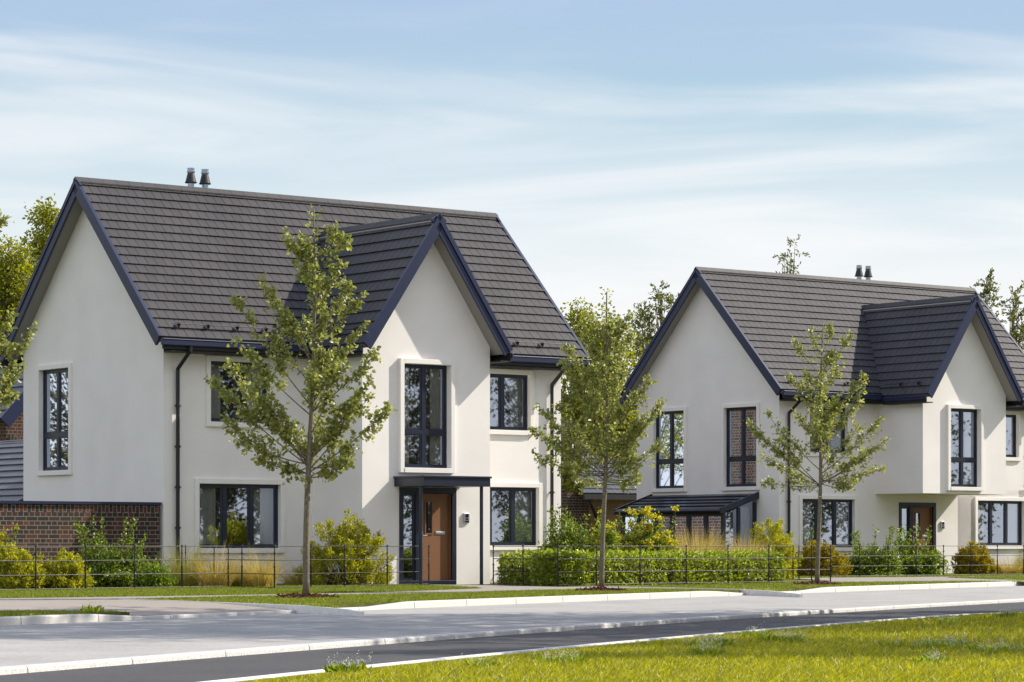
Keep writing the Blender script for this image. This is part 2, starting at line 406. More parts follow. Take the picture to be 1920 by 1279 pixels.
def door_unit(root, P):
    f0, f1, zt = 5.215, 6.89, 2.33
    fr = MB()
    P.box(fr, f0, f1, -.16, .03, 2.19, zt); P.box(fr, f0, f1, -.16, .03, .004, .10)
    P.box(fr, f0, f0 + .11, -.16, .03, .10, 2.19); P.box(fr, f1 - .13, f1, -.16, .03, .10, 2.19)
    P.box(fr, 5.69, 5.855, -.16, .012, .10, 2.19)
    d = fr.build('door', M['navyfr'], root, bevel=.006)
    g = MB(); g.poly([P(f0 + .11, -.06, .10), P(5.69, -.06, .10), P(5.69, -.06, 2.19), P(f0 + .11, -.06, 2.19)])
    sb = MB()
    for (x0, x1, z0, z1) in ((f0 + .11, 5.69, .10, .16), (f0 + .11, 5.69, 2.13, 2.19), (f0 + .11, f0 + .145, .16, 2.13), (5.655, 5.69, .16, 2.13)):
        P.box(sb, x0, x1, -.075, -.02, z0, z1)
    sb.build('sidelight_frame', M['navyfr'], d)
    g.build('sidelight_pane', M['glass'], d)
    lf = MB(); x0, x1, z0, z1 = 5.86, 6.757, .105, 2.185
    gx0, gx1, gz0, gz1 = 6.045, 6.225, 1.24, 1.985
    for (a, b, c, e) in ((x0, gx0, z0, z1), (gx1, x1 - .1, z0, z1), (gx0, gx1, z0, gz0), (gx0, gx1, gz1, z1)):
        P.box(lf, a, b, -.12, -.075, c, e)
    for (a, b, c, e) in ((gx0 - .03, gx0, gz0 - .03, gz1 + .03), (gx1, gx1 + .03, gz0 - .03, gz1 + .03), (gx0, gx1, gz0 - .03, gz0), (gx0, gx1, gz1, gz1 + .03)):
        P.box(lf, a, b, -.119, -.055, c, e)
    P.box(lf, x1 - .1, x1 - .02, -.12, -.085, z0, z1); P.box(lf, x1 - .035, x1, -.12, -.03, z0, z1)
    P.box(lf, x0, x1 - .04, -.12, -.05, z1 - .035, z1)
    lf.build('door_leaf', M['door'], d)
    dg = MB(); dg.poly([P(gx0, -.1, gz0), P(gx1, -.1, gz0), P(gx1, -.1, gz1), P(gx0, -.1, gz1)])
    dg.build('door_pane', M['glass'], d)
    h = MB(); P.box(h, 5.915, 5.955, -.075, -.062, 1.0, 1.25)
    P.box(h, 5.925, 5.945, -.062, -.02, 1.17, 1.19); P.box(h, 5.925, 6.06, -.028, -.014, 1.168, 1.192)
    h.build('handle', M['chrome'], d, bevel=.004)
    lb = MB(); P.box(lb, 6.33, 6.61, -.075, -.06, 1.205, 1.285); P.box(lb, 6.35, 6.59, -.06, -.052, 1.225, 1.265)
    lb.build('letterbox', M['chrome'], d, bevel=.004)
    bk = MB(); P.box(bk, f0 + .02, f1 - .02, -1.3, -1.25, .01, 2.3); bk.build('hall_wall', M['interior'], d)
    ic = MB(); P.box(ic, 7.10, 7.27, .0, .05, 1.485, 1.73)
    i = ic.build('intercom', M['chrome'], root, bevel=.012)
    le = MB(); c = P(7.185, .05, 1.66)
    pts = [c + P.a * (.045 * math.cos(k * math.pi / 8)) + Vector((0, 0, .045 * math.sin(k * math.pi / 8))) for k in range(16)]
    le.prism(pts, P.n * .012)
    le.build('camera_lens', M['lensblack'], i)
    bt = MB(); P.box(bt, 7.15, 7.22, .05, .058, 1.56, 1.60); P.box(bt, 7.13, 7.24, .05, .056, 1.505, 1.54)
    bt.build('call_button', M['lensblack'], i)

def downpipe(root, x, yw, ztop, yg, zb, side=1):
    mb = MB(); r = .046
    y1 = yw - .085
    mb.tube([(x + .03 * side, yg, ztop), (x + .03 * side, yg, ztop - .12), (x, y1, ztop - .52), (x, y1, ztop - .62)], r, 10)
    mb.tube([(x, y1, ztop - .56), (x, y1, zb)], r, 10)
    for z in np.arange(zb + .35, ztop - .6, .95):
        mb.tube([(x, y1, z), (x, y1, z + .07)], r + .012, 10); mb.box(x - .012, x + .012, y1, yw, z + .02, z + .05)
        mb.box(x - .085, x + .085, y1 - .012, y1 + .012, z + .022, z + .046)
    return mb.build('downpipe', M['black'], root, smooth=False)

def house(loc, label, variant):
    root = empty('white_house', (loc[0], loc[1], 0), TH)
    tag(root, label, 'house')
    PF = Plane((0, 0, 0), (1, 0, 0), (0, -1, 0)); PB = Plane((0, -BD, 0), (1, 0, 0), (0, -1, 0))
    PG = Plane((0, 0, 0), (0, 1, 0), (-1, 0, 0))
    zt = 5.47
    hA = (1.257, 2.885, 3.865, 5.30); hB = (.945, 3.205, .88, 2.40); hC = (5.305, 6.68, 2.80, 5.285)
    hD = (9.14, 10.765, 3.875, 5.30); hE = (8.81, 11.04, .94, 2.42); hW = (4.495, 6.02, 2.80, 5.31); hG = (1.0, 2.55, 2.80, 5.31)
    slope = (RZ - EZ) / (D / 2 + OE)
    # ---- walls
    w = MB()
    b0, b1 = L1, L1 + BW
    if variant == 0:
        wall(w, PF, 0, b0, 0, zt, [grow(hA), grow(hB)]); wall(w, PF, b1, L, 0, zt, [grow(hD), grow(hE)])
        wall(w, PB, b0, b1, 0, zt + .15, [grow(hC), (5.23, 6.875, .0, 2.31)])
        zb = 0
    else:
        zb = 2.585
        wall(w, PF, 0, b0, 0, zt, [grow(hA), grow(hB)]); wall(w, PF, b1, L, 0, zt, [grow(hD), grow(hE)])
        wall(w, PF, b0, b1, 0, zb + .2, [(5.23, 6.875, .0, 2.31), (8.75, 11.1, .88, 2.48)])
        wall(w, PB, b0, b1, zb, zt + .15, [grow(hC)])
        w.poly([(b0, -BD, zb), (b0, 0, zb), (b1, 0, zb), (b1, -BD, zb)])
    for x in (b0, b1):
        w.poly([(x, -BD, zb), (x, 0, zb), (x, 0, zt + .15), (x, -BD, zt + .15)])
    # bay gable
    bs = (RB - EB) / (BW / 2 + OB)
    zr = RB - .2
    zc = zr - bs * BW / 2
    w.poly([(b0, -BD, zt + .15), (b1, -BD, zt + .15), (b1, -BD, zc), (BC, -BD, zr), (b0, -BD, zc)])
    # gables
    hs = [grow(hW)] + ([grow(hG)] if variant else [])
    if variant: hs = hs + [(1.2, 5.9, 0, 2.1)]
    wall(w, PG, 0, D, 0, zt, hs)
    gz = RZ - .2
    ez = gz - slope * D / 2
    w.poly([(0, 0, zt), (0, 0, ez), (0, D / 2, gz), (0, D, ez), (0, D, zt)])
    w.poly([(0, D, 0), (L, D, 0), (L, D, ez), (0, D, ez)])
    w.build('wall', M['stucco'], root)
    g2 = MB()
    g2.poly([(L, 0, 0), (L, D, 0), (L, D, ez), (L, D / 2, gz), (L, 0, ez)])
    g2.build('end_wall', M['brick'], root)
    # interior floors and partitions keep rooms dark
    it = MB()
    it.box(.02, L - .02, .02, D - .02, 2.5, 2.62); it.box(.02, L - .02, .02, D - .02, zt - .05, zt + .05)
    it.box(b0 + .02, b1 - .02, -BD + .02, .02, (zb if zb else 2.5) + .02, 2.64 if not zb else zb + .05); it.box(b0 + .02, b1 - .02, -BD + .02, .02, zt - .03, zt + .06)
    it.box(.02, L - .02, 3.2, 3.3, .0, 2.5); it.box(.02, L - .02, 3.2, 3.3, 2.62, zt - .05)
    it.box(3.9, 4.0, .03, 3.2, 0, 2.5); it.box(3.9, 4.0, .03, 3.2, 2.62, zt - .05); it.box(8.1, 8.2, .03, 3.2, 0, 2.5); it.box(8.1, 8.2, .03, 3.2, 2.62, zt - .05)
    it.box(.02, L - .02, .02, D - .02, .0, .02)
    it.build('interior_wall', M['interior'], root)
    # ---- windows
    window(root, PF, *hA, 2); window(root, PF, *hB, 3); window(root, PB, *hC, 2, transom=3.665, p=.10, setb=.09)
    window(root, PF, *hD, 2); window(root, PF, *hE, 3)
    window(root, PG, *hW, 2, transom=3.68)
    if variant: window(root, PG, *hG, 2, transom=3.68)
    door_unit(root, PB if variant == 0 else PF)
    # ---- main roof
    c45 = math.atan(slope); ds = Vector((0, math.cos(c45), math.sin(c45))); n = Vector((0, -math.sin(c45), math.cos(c45)))
    ds2 = Vector((0, -math.cos(c45), math.sin(c45))); n2 = Vector((0, math.sin(c45), math.cos(c45)))
    sl = (D / 2 + OE) / math.cos(c45)
    x0, x1 = -OG, L + .50
    t = MB()
    off = .055
    tiled_slope(t, Vector((x0, -OE, EZ)) - n * off, (1, 0, 0), ds, n, x1 - x0, sl)
    tiled_slope(t, Vector((x0, D + OE, EZ)) - n2 * off, (1, 0, 0), ds2, n2, x1 - x0, sl, tw=.9)
    # bay slopes
    cb = math.atan(bs); yb0 = -BD - VB
    slb = (BW / 2 + OB) / math.cos(cb)
    def yend(s):
        z = EB + s * math.sin(cb)
        return max(0.3, -OE + (z - EZ) / slope + .22) - yb0
    for sx in (-1, 1):
        dsb = Vector((-sx * math.cos(cb), 0, math.sin(cb))); nb = Vector((sx * math.sin(cb), 0, math.cos(cb)))
        tiled_slope(t, Vector((BC + sx * (BW / 2 + OB), yb0, EB)) - nb * off, (0, 1, 0), dsb, nb, 9, slb, u_end=yend)
    roof = t.build('roof', M['tile'], root)
    rc = MB(); rc2 = MB()
    ridge(rc, (x0 - .02, D / 2, RZ - .02), (x1 + .02, D / 2, RZ - .02), None, -ds, -ds2)
    yR = -OE + (RB - EZ) / slope
    ridge(rc2, (BC, yb0 - .02, RB - .02), (BC, yR + .05, RB - .02), None, (-math.cos(cb), 0, -math.sin(cb)), (math.cos(cb), 0, -math.sin(cb)))
    rc.build('ridge_cap', M['tile'], roof); rc2.build('ridge_cap', M['tile'], roof)
    # deck / soffit slab
    so = MB(); so2 = MB()
    def slab(mb, P0, du, dsv, nv, lu, ls, a, b):
        P0, du, dsv, nv = Vector(P0), Vector(du), Vector(dsv), Vector(nv)
        mb.hexa([P0 + nv * a, P0 + du * lu + nv * a, P0 + du * lu + dsv * ls + nv * a, P0 + dsv * ls + nv * a,
                 P0 + nv * b, P0 + du * lu + nv * b, P0 + du * lu + dsv * ls + nv * b, P0 + dsv * ls + nv * b])
    slab(so, (x0 + .03, -OE + .02, EZ), (1, 0, 0), ds, n, x1 - x0 - .06, sl - .1, -.2, -off - .012)
    slab(so2, (x0 + .03, D + OE - .02, EZ), (1, 0, 0), ds2, n2, x1 - x0 - .06, sl - .1, -.2, -off - .012)
    so.build('soffit', M['soffit'], roof); so2.build('soffit', M['soffit'], roof)
    for sx in (-1, 1):
        so = MB()
        dsb = Vector((-sx * math.cos(cb), 0, math.sin(cb))); nb = Vector((sx * math.sin(cb), 0, math.cos(cb)))
        def ye(z): return -OE + (z - EZ) / slope + .05 - (yb0 + .03)
        P0 = Vector((BC + sx * (BW / 2 + OB - .02), yb0 + .03, EB)); la, lb_ = max(ye(EB), .3 - yb0 * 0 + 1.9), ye(RB - .1)
        ls = slb - .08; Y = Vector((0, 1, 0))
        q = [P0, P0 + Y * la, P0 + dsb * ls + Y * lb_, P0 + dsb * ls]
        so.hexa([p + nb * -.2 for p in q] + [p + nb * (-off - .012) for p in q])
        so.build('soffit', M['soffit'], roof)
    # bargeboards
    def barge(P0, dsv, nv, ls, xo, xi, a, b, axis):
        P0 = Vector(P0)
        e = Vector((1, 0, 0)) if axis == 'x' else Vector((0, 1, 0))
        q = [P0 + e * xo + nv * a, P0 + e * xi + nv * a, P0 + e * xi + dsv * ls + nv * a, P0 + e * xo + dsv * ls + nv * a]
        r_ = [P0 + e * xo + nv * b, P0 + e * xi + nv * b, P0 + e * xi + dsv * ls + nv * b, P0 + e * xo + dsv * ls + nv * b]
        bb.hexa(q + r_)
    for (xe, sg) in ((x0, 1), (x1, -1)):
        bb = MB()
        barge((xe, -OE, EZ), ds, n, sl + .02, -.012 * sg, .05 * sg, -.30, -.10, 'x'); barge((xe, -OE, EZ), ds, n, sl + .02, -.035 * sg, .05 * sg, -.10, -.004, 'x')
        barge((xe, D + OE, EZ), ds2, n2, sl + .02, -.012 * sg, .05 * sg, -.30, -.10, 'x'); barge((xe, D + OE, EZ), ds2, n2, sl + .02, -.035 * sg, .05 * sg, -.10, -.004, 'x')
        bb.build('bargeboard', M['navy'], roof)
    bb = MB()
    for sx in (-1, 1):
        dsb = Vector((-sx * math.cos(cb), 0, math.sin(cb))); nb = Vector((sx * math.sin(cb), 0, math.cos(cb)))
        P0 = (BC + sx * (BW / 2 + OB), yb0, EB)
        barge(P0, dsb, nb, slb, 0, .05, -.27, -.115, 'y'); barge(P0, dsb, nb, slb, -.03, .05, -.11, .0, 'y')
    bb.build('bargeboard', M['navy'], roof)
    # eaves: gutter, fascia, dark soffit
    fa = MB(); sf = [0, b0, b1, L]
    segs = [(x0, b0 - OB + .1), (b1 + OB - .1, x1)]
    for k_, (a, b) in enumerate(segs):
        gu = MB(); fa = MB()
        gu.box(a, b, -OE - .10, -OE - .005, EZ - .215, EZ - .075)
        gu.box(a, b, -OE - .115, -OE - .085, EZ - .09, EZ - .06)
        fa.box(a + .06, b - .06, -OE - .004, -OE + .03, EZ - .30, EZ - .06)
        fa.box(sf[2 * k_], sf[2 * k_ + 1], -OE + .031, .0, EZ - .345, EZ - .315)
        gu.build('gutter', M['navy'], root, bevel=.015); fa.build('fascia', M['blacksoff'], root)
    fa = MB()
    fa.box(0, L, D, D + OE, EZ - .345, EZ - .315); fa.box(x0 + .06, x1 - .06, D + OE - .03, D + OE + .01, EZ - .30, EZ - .06)
    fa.build('fascia', M['blacksoff'], root)
    for sx in (-1, 1):
        xe = BC + sx * (BW / 2 + OB); xi = BC + sx * BW / 2
        a, b = min(xe, xi), max(xe, xi); gu = MB(); fa = MB()
        fa.box(a + (.02 if sx < 0 else 0), b - (.02 if sx > 0 else 0), yb0 + .06, -OE - .12, EB - .30, EB - .27)
        gu.box(xe - .06 if sx < 0 else xe, xe if sx < 0 else xe + .06, yb0 + .02, -OE - .13, EB - .2, EB - .07)
        fa.box(xe - .0 if sx < 0 else xe - .03, xe + .03 if sx < 0 else xe, yb0 + .05, -OE - .12, EB - .3, EB - .06)
        gu.build('gutter', M['navy'], root, bevel=.015); fa.build('fascia', M['blacksoff'], root)
    # gable end boxes of eave (close the verge foot)
    downpipe(root, .335, 0, EZ - .2, -OE - .05, 0.02)
    downpipe(root, L - .36, 0, EZ - .2, -OE - .05, 0.02)
    # snow guards
    def guard(P0, du, ln, dsv, nv, s):
        sg = MB(); P0, du = Vector(P0), Vector(du)
        a = P0 + dsv * s + nv * .10
        sg.tube([a, a + du * ln], .011, 6)
        k = .2
        while k < ln:
            q = P0 + dsv * (s + .02) + nv * .02 + du * k
            sg.hexa([q - du * .02 - dsv * .06, q + du * .02 - dsv * .06, q + du * .02 + dsv * .1, q - du * .02 + dsv * .1,
                     q - du * .02 - dsv * .04 + nv * .1, q + du * .02 - dsv * .04 + nv * .1, q + du * .02 + nv * .1, q - du * .02 + nv * .1])
            k += .8
        sg.build('snow_guard', M['black'], roof)
    guard((0, -OE, EZ), (1, 0, 0), 3.6, ds, n, .34); guard((b1 + .4, -OE, EZ), (1, 0, 0), L - b1 - .45, ds, n, .34)
    for sx in (-1, 1):
        dsb = Vector((-sx * math.cos(cb), 0, math.sin(cb))); nb = Vector((sx * math.sin(cb), 0, math.cos(cb)))
        guard((BC + sx * (BW / 2 + OB), yb0 + .35, EB), (0, 1, 0), 1.6, dsb, nb, .36)
    # flues
    for x in ((2.95, 3.36) if variant == 0 else (7.02, 7.44)):
        fl = MB(); c = (x, D / 2 + .22, 9.35)
        fl.lathe(c, [(.082, 0), (.082, .62), (.082, .64)], 16)
        fl.lathe(c, [(.085, .86), (.092, .90), (.105, .905), (.105, .925), (.09, .93), (.09, 1.0), (.095, 1.005), (.07, 1.01)], 16)
        f = fl.build('flue', M['flue'], roof, smooth=False)
        co = MB(); co.lathe(c, [(.15, .635), (.155, .65), (.14, .66), (.082, .89)], 16); co.build('cowl', M['black'], f)
    if variant == 0:
        ca = MB(); y0 = -BD - 1.22
        ca.box(5.07, 7.02, y0, -BD, 2.345, 2.54)
        cp = MB(); cp.box(5.045, 7.045, y0 - .028, -BD, 2.541, 2.59)
        cn = ca.build('door_canopy', M['navyfr'], root, bevel=.005); cp.build('canopy_cap', M['navyfr'], cn, bevel=.006)
        for x in (5.12, 6.90):
            po = MB(); po.tube([(x, y0 + .2, .0), (x, y0 + .2, 2.346)], .042, 12); po.lathe((x, y0 + .2, 0), [(.075, .003), (.075, .015), (.05, .02)], 12)
            po.build('canopy_post', M['navyfr'], cn)
    else:
        # glazed lean-to on the gable
        rf = MB(); v0, v1, ud, zt_, zl = .97, 6.12, -1.5, 2.56, 2.05
        sv = Vector((ud, 0, zl - zt_)); lsl = sv.length; dn = sv.normalized(); up = Vector((-dn.z, 0, dn.x)) * (1 if -dn.z * 0 + dn.x > 0 else -1)
        if up.z < 0: up = -up
        for k in range(5):
            s0, s1 = k * lsl / 5, (k + 1) * lsl / 5
            v = v0
            while v < v1 - .01:
                b = min(v + .62, v1)
                P_ = [Vector((0, v + .003, zt_)) + dn * (s0 - .03), Vector((0, b - .003, zt_)) + dn * (s0 - .03), Vector((0, b - .003, zt_)) + dn * s1, Vector((0, v + .003, zt_)) + dn * s1]
                rf.hexa([P_[0] + up * -.01, P_[1] + up * -.01, P_[2] + up * .025, P_[3] + up * .025, P_[0] + up * .015, P_[1] + up * .015, P_[2] + up * .055, P_[3] + up * .055])
                v = b
        # nose
        rf.tube([(ud - .02, v0, zl - .02), (ud - .02, v1, zl - .02)], .085, 10)
        lt = rf.build('lean_to_roof', M['navyfr'], root)
        for v in (v0 - .05, v1):
            vb_ = MB()
            q = [Vector((0, v, zt_ + .07)), Vector((ud - .1, v, zl + .06)), Vector((ud - .1, v, zl - .12)), Vector((0, v, zt_ - .14))]
            vb_.prism(q, (0, .06, 0)); vb_.build('verge_board', M['navyfr'], lt)
        lw = MB(); lg = MB()
        uu = -1.36; va, vb2 = 1.08, 5.98
        lw.box(uu - .05, uu + .05, va, vb2, 1.86, 2.0); lw.box(uu - .05, uu + .05, va, vb2, .02, .16)
        nn = 6
        for k in range(nn + 1):
            v = va + (vb2 - va) * k / nn
            wd = .07 if 0 < k < nn else .05
            lw.box(uu - .055, uu + .055, v - wd, v + wd, .02, 1.98)
            if k < nn:
                e = va + (vb2 - va) * (k + 1) / nn
                lg.poly([(uu, v + .06, .16), (uu, e - .06, .16), (uu, e - .06, 1.86), (uu, v + .06, 1.86)])
        for v in (va, vb2):
            for u_ in (-.74, -.06):
                lw.box(u_ - .045, u_ + .055, v - .045, v + .045, .02, 2.3 if u_ > -.5 else 2.12)
            lw.box(uu, 0, v - .04, v + .04, .02, .14)
            lg.poly([(uu + .05, v, .14), (-.78, v, .14), (-.78, v, 2.1), (uu + .05, v, 1.95)])
            lg.poly([(-.69, v, .14), (-.1, v, .14), (-.1, v, 2.35), (-.69, v, 2.15)])
        fw = lw.build('lean_to_frame', M['navyfr'], root); lg.build('pane', M['glass'], fw)
        for (c0, c1) in ((1.2, 2.0), (2.7, 3.6), (4.6, 5.4)):
            cu = MB(); vs = []; m = 40
            for i in range(m + 1):
                vv = c0 + (c1 - c0) * i / m; x = uu + .16 + .025 * math.sin(i * .9)
                vs += [(x, vv, .05), (x, vv, 1.9)]
            cu.add(vs, [(2 * i, 2 * i + 2, 2 * i + 3, 2 * i + 1) for i in range(m)]); cu.build('curtain', M['curtain'], fw, smooth=True)
        cu = MB(); vs = []; m = 26
        for i in range(m + 1):
            x = -.66 + .5 * i / m; vs += [(x, va + .13 + .02 * math.sin(i * 1.1), .05), (x, va + .13 + .02 * math.sin(i * 1.1), 2.14)]
        cu.add(vs, [(2 * i, 2 * i + 2, 2 * i + 3, 2 * i + 1) for i in range(m)]); cu.build('curtain', M['curtain'], fw, smooth=True)
    return root

random.seed(3)
H1 = house(A1, 'white rendered house with flat black door canopy on posts, nearer and left', 0)
H2 = house(A2, 'white rendered house with overhanging upper bay and black glazed lean-to, farther right', 1)

# ------------------------------------------------------------------ garden brick wall
def brick_box(name, mat, parent, x0, x1, y0, y1, z0, z1):
    m = MB(); m.box(x0, x1, y0, y1, z0, z1); return m.build(name, mat, parent)
gw = empty('garden_wall', (*hl(-.07, 0), 0), TH)
tag(gw, 'dark red brick garden wall with navy coping joined to the nearer house', 'wall')
brick_box('brickwork', M['brick'], gw, -8.5, 0, .05, .27, 0, 1.70)
brick_box('soldier_course', M['soldier'], gw, -8.5, 0, .046, .27, 1.7, 1.885)
brick_box('coping', M['navy'], gw, -8.52, .02, .0, .32, 1.886, 1.95)

# ------------------------------------------------------------------ buildings behind
def simple_roof(mb, x0, x1, y0, y1, ze, zr, axis='x', ov=.25, tw=.33):
    if axis == 'x':   # ridge along x
        ym = (y0 + y1) / 2; rise = zr - ze; run = ym - (y0 - ov); a = math.atan2(rise, run); ln = math.hypot(rise, run)
        ds = Vector((0, math.cos(a), math.sin(a))); n = Vector((0, -math.sin(a), math.cos(a)))
        tiled_slope(mb, (x0 - ov, y0 - ov, ze), (1, 0, 0), ds, n, x1 - x0 + 2 * ov, ln, tw=tw)
        ds = Vector((0, -math.cos(a), math.sin(a))); n = Vector((0, math.sin(a), math.cos(a)))
        tiled_slope(mb, (x0 - ov, y1 + ov, ze), (1, 0, 0), ds, n, x1 - x0 + 2 * ov, ln, tw=.9)
        ridge(mb, (x0 - ov, ym, zr), (x1 + ov, ym, zr), None, (0, -math.cos(a), -math.sin(a)), (0, math.cos(a), -math.sin(a)))
    else:
        xm = (x0 + x1) / 2; rise = zr - ze; run = xm - (x0 - ov); a = math.atan2(rise, run); ln = math.hypot(rise, run)
        for sx in (-1, 1):
            ds = Vector((-sx * math.cos(a), 0, math.sin(a))); n = Vector((sx * math.sin(a), 0, math.cos(a)))
            tiled_slope(mb, (x0 - ov if sx < 0 else x1 + ov, y0 - ov, ze), (0, 1, 0), ds, n, y1 - y0 + 2 * ov, ln, tw=tw)
        ridge(mb, (xm, y0 - ov, zr), (xm, y1 + ov, zr), None, (-math.cos(a), 0, -math.sin(a)), (math.cos(a), 0, -math.sin(a)))

# left: garage and brick house behind the garden wall
g = empty('brick_garage', (*hl(.25, 7.45), 0), TH)
tag(g, 'low garage with blue-grey tiled roof behind the brick garden wall', 'garage')
m = MB(); m.box(0, 5, 0, 8, 0, 2.1); m.poly([(0, 0, 2.1), (5, 0, 2.1), (2.5, 0, 3.7)]); m.build('wall', M['brick'], g)
m = MB(); simple_roof(m, 0, 5, 0, 8, 2.02, 3.78, 'y', .25); m.build('roof', M['tile_blue'], g)
g = empty('brick_house', (*hl(4.95, 17.4), 0), TH)
tag(g, 'brick house with navy bargeboards beyond the left garage roof', 'house')
m = MB(); m.box(0, 7, 0, 3, 0, 4.8); m.poly([(0, 0, 4.8), (7, 0, 4.8), (3.5, 0, 8.4)]); m.build('wall', M['brick'], g)
m = MB(); simple_roof(m, 0, 7, 0, 3, 4.62, 8.8, 'y', .35); r = m.build('roof', M['tile_blue'], g)
for sx in (-1, 1):
    m = MB(); a = math.atan2(4.18, 3.85); P0 = Vector((3.5 + sx * 3.87, -.42, 4.6)); dv = Vector((-sx * math.cos(a), 0, math.sin(a))); nv = Vector((sx * math.sin(a), 0, math.cos(a))); ln_ = math.hypot(4.18, 3.85)
    q = [P0 + nv * -.34, P0 + dv * ln_ + nv * -.34, P0 + dv * ln_ + nv * .05, P0 + nv * .05]; m.prism(q, (0, .08, 0)); m.build('bargeboard', M['navy'], r)
m = MB(); m.box(.1, 6.9, -.03, 0, 3.9, 4.15); m.build('soldier_course', M['soldier'], g)

# middle: house and timber garage between the white houses
g = empty('brick_house', (*at(1046, 112), 0), TH)
tag(g, 'brick house with grey tiled roof between the two white houses', 'house')
m = MB(); m.box(0, 9, 0, 7, 0, 4.3)
for x in (0, 9): m.poly([(x, 0, 4.3), (x, 7, 4.3), (x, 3.5, 6.75)])
m.build('wall', M['brick'], g)
m = MB(); simple_roof(m, 0, 9, 0, 7, 4.3, 7.0, 'x', .4); r = m.build('roof', M['tile'], g)
m = MB(); m.box(-.4, 9.4, -.5, -.4, 4.08, 4.27); m.build('gutter', M['black'], g)
g = empty('brick_house', (*hl(12.5, 12.5), 0), TH)
tag(g, 'brick house hidden behind the nearer house, mirrored in the farther gable windows', 'house')
m = MB(); m.box(0, 6.5, 0, 7.5, 0, 5.3); m.poly([(6.5, 0, 5.3), (6.5, 7.5, 5.3), (6.5, 3.75, 8)]); m.build('wall', M['brick'], g)
m = MB(); simple_roof(m, 0, 6.3, 0, 7.5, 5.0, 8.2, 'x', .25, tw=.9); m.build('roof', M['tile'], g)
g = empty('timber_garage', (*at(1064, 104), 0), TH)
tag(g, 'timber clad garage with dark tiled roof and brick pier behind the lean-to', 'garage')
m = MB(); m.box(.0, .98, 0, 4, 0, 2.85); m.build('brick_pier', M['brick'], g)
m = MB()
for k in range(20): m.box(1.0, 8.5, .1 - .01 * (k % 2), .14, k * .14 + .005, k * .14 + .135)
m.box(1.0, 8.5, .14, 4, 0, 2.84); m.build('cladding', M['wood'], g)
m = MB(); a = math.atan2(1.9, 3.2)
tiled_slope(m, (.35, -.45, 2.8), (1, 0, 0), (0, math.cos(a), math.sin(a)), (0, -math.sin(a), math.cos(a)), 8.4, math.hypot(1.9, 3.2), u_start=lambda s: s * .5)
m.build('roof', M['tile_blue'], g)
m = MB(); m.box(.35, 8.7, -.55, -.44, 2.6, 2.79); m.build('gutter', M['black'], g)
m = MB(); m.tube([(.7, -.45, 2.65), (.7, -.45, 2.5), (1.3, -.08, 1.9), (1.3, -.08, 0.1)], .06, 8); m.build('downpipe', M['black'], g)

# ------------------------------------------------------------------ ground
def spline(pts, n=14):
    P = [np.array(p, float) for p in pts]; out = []
    for i in range(len(P) - 1):
        p0 = P[i - 1] if i else 2 * P[0] - P[1]; p1, p2 = P[i], P[i + 1]; p3 = P[i + 2] if i + 2 < len(P) else 2 * P[-1] - P[-2]
        for k in range(n):
            t = k / n
            out.append(.5 * ((2 * p1) + (-p0 + p2) * t + (2 * p0 - 5 * p1 + 4 * p2 - p3) * t * t + (-p0 + 3 * p1 - 3 * p2 + p3) * t ** 3))
    out.append(P[-1]); return np.array(out)
def fitX(pts, deg, Y):
    p = np.array(pts); c = np.polyfit(p[:, 1], p[:, 0], deg); return np.polyval(c, Y)
K1 = [gp(x, y, -.11) for x, y in [(0, 1176), (120, 1168), (250, 1162), (440, 1153.5), (640, 1145.5), (757, 1141.5), (853, 1138), (1036, 1130.5), (1123, 1127), (1203, 1124), (1280, 1121), (1392, 1116.5), (1507, 1112), (1633, 1107.3), (1817, 1101.3), (1920, 1098.5)]]
K2 = [gp(x, y, -.165) for x, y in [(0, 1267), (86, 1258.7), (280, 1243), (453, 1228.5), (640, 1214), (880, 1196), (1115, 1180), (1280, 1168.5), (1503, 1153), (1665, 1142.7), (1810, 1134.5), (1920, 1129)]]
LN = [gp(x, y, -.16) for x, y in [(427, 1279), (533, 1270), (640, 1258), (773, 1244), (940, 1227), (1073, 1214.5), (1280, 1197), (1447, 1182), (1613, 1168.5), (1780, 1155.5)]]
def smooth_line(pts, Y0, Y1, deg=2, n=60):
    Y = np.linspace(Y0, Y1, n); return np.stack([fitX(pts, deg, Y), Y], 1)
k1 = smooth_line(K1, 26, 84, 3, 90); k2 = smooth_line(K2, 16, 66, 2, 80)
ln = smooth_line(LN, 14, 45.2, 2, 50)
e = ln[-1]; dirn = nrm(ln[-1] - ln[-2])
ang = math.atan2(dirn[1], dirn[0])
for k in range(40):
    ang -= rad(1.9) if k < 30 else 0
    ang = max(ang, rad(6)); e = e + .22 * np.array([math.cos(ang), math.sin(ang)]); ln = np.vstack([ln, e])
ln = np.vstack([ln, e + np.array([30, 4])])
def offset(pl, d):
    t = np.gradient(pl, axis=0); t = nrm(t); nn = np.stack([-t[:, 1], t[:, 0]], 1); return pl + nn * d   # +d = left side (house side)
def sheet(name, pts, z, mat, kind='structure'):
    m = MB(); m.poly([(p[0], p[1], z if np.isscalar(z) else z[i]) for i, p in enumerate(pts)])
    o = m.build(name, mat); o['kind'] = kind; return o
def strip(name, a, b, za, zb, mat):
    m = MB(); n = len(a)
    vs = [(p[0], p[1], za) for p in a] + [(p[0], p[1], zb) for p in b]
    m.add(vs, [(i, i + 1, n + i + 1, n + i) for i in range(n - 1)])
    o = m.build(name, mat); o['kind'] = 'structure'; return o
big = MB(); big.poly([(-900, -300, -.30), (900, -300, -.30), (900, 1500, -.30), (-900, 1500, -.30)])
tag(big.build('ground', M['lawn']), kind='structure')
k1b = offset(k1, .16)
VD = np.array([-math.sin(TH), math.cos(TH)])
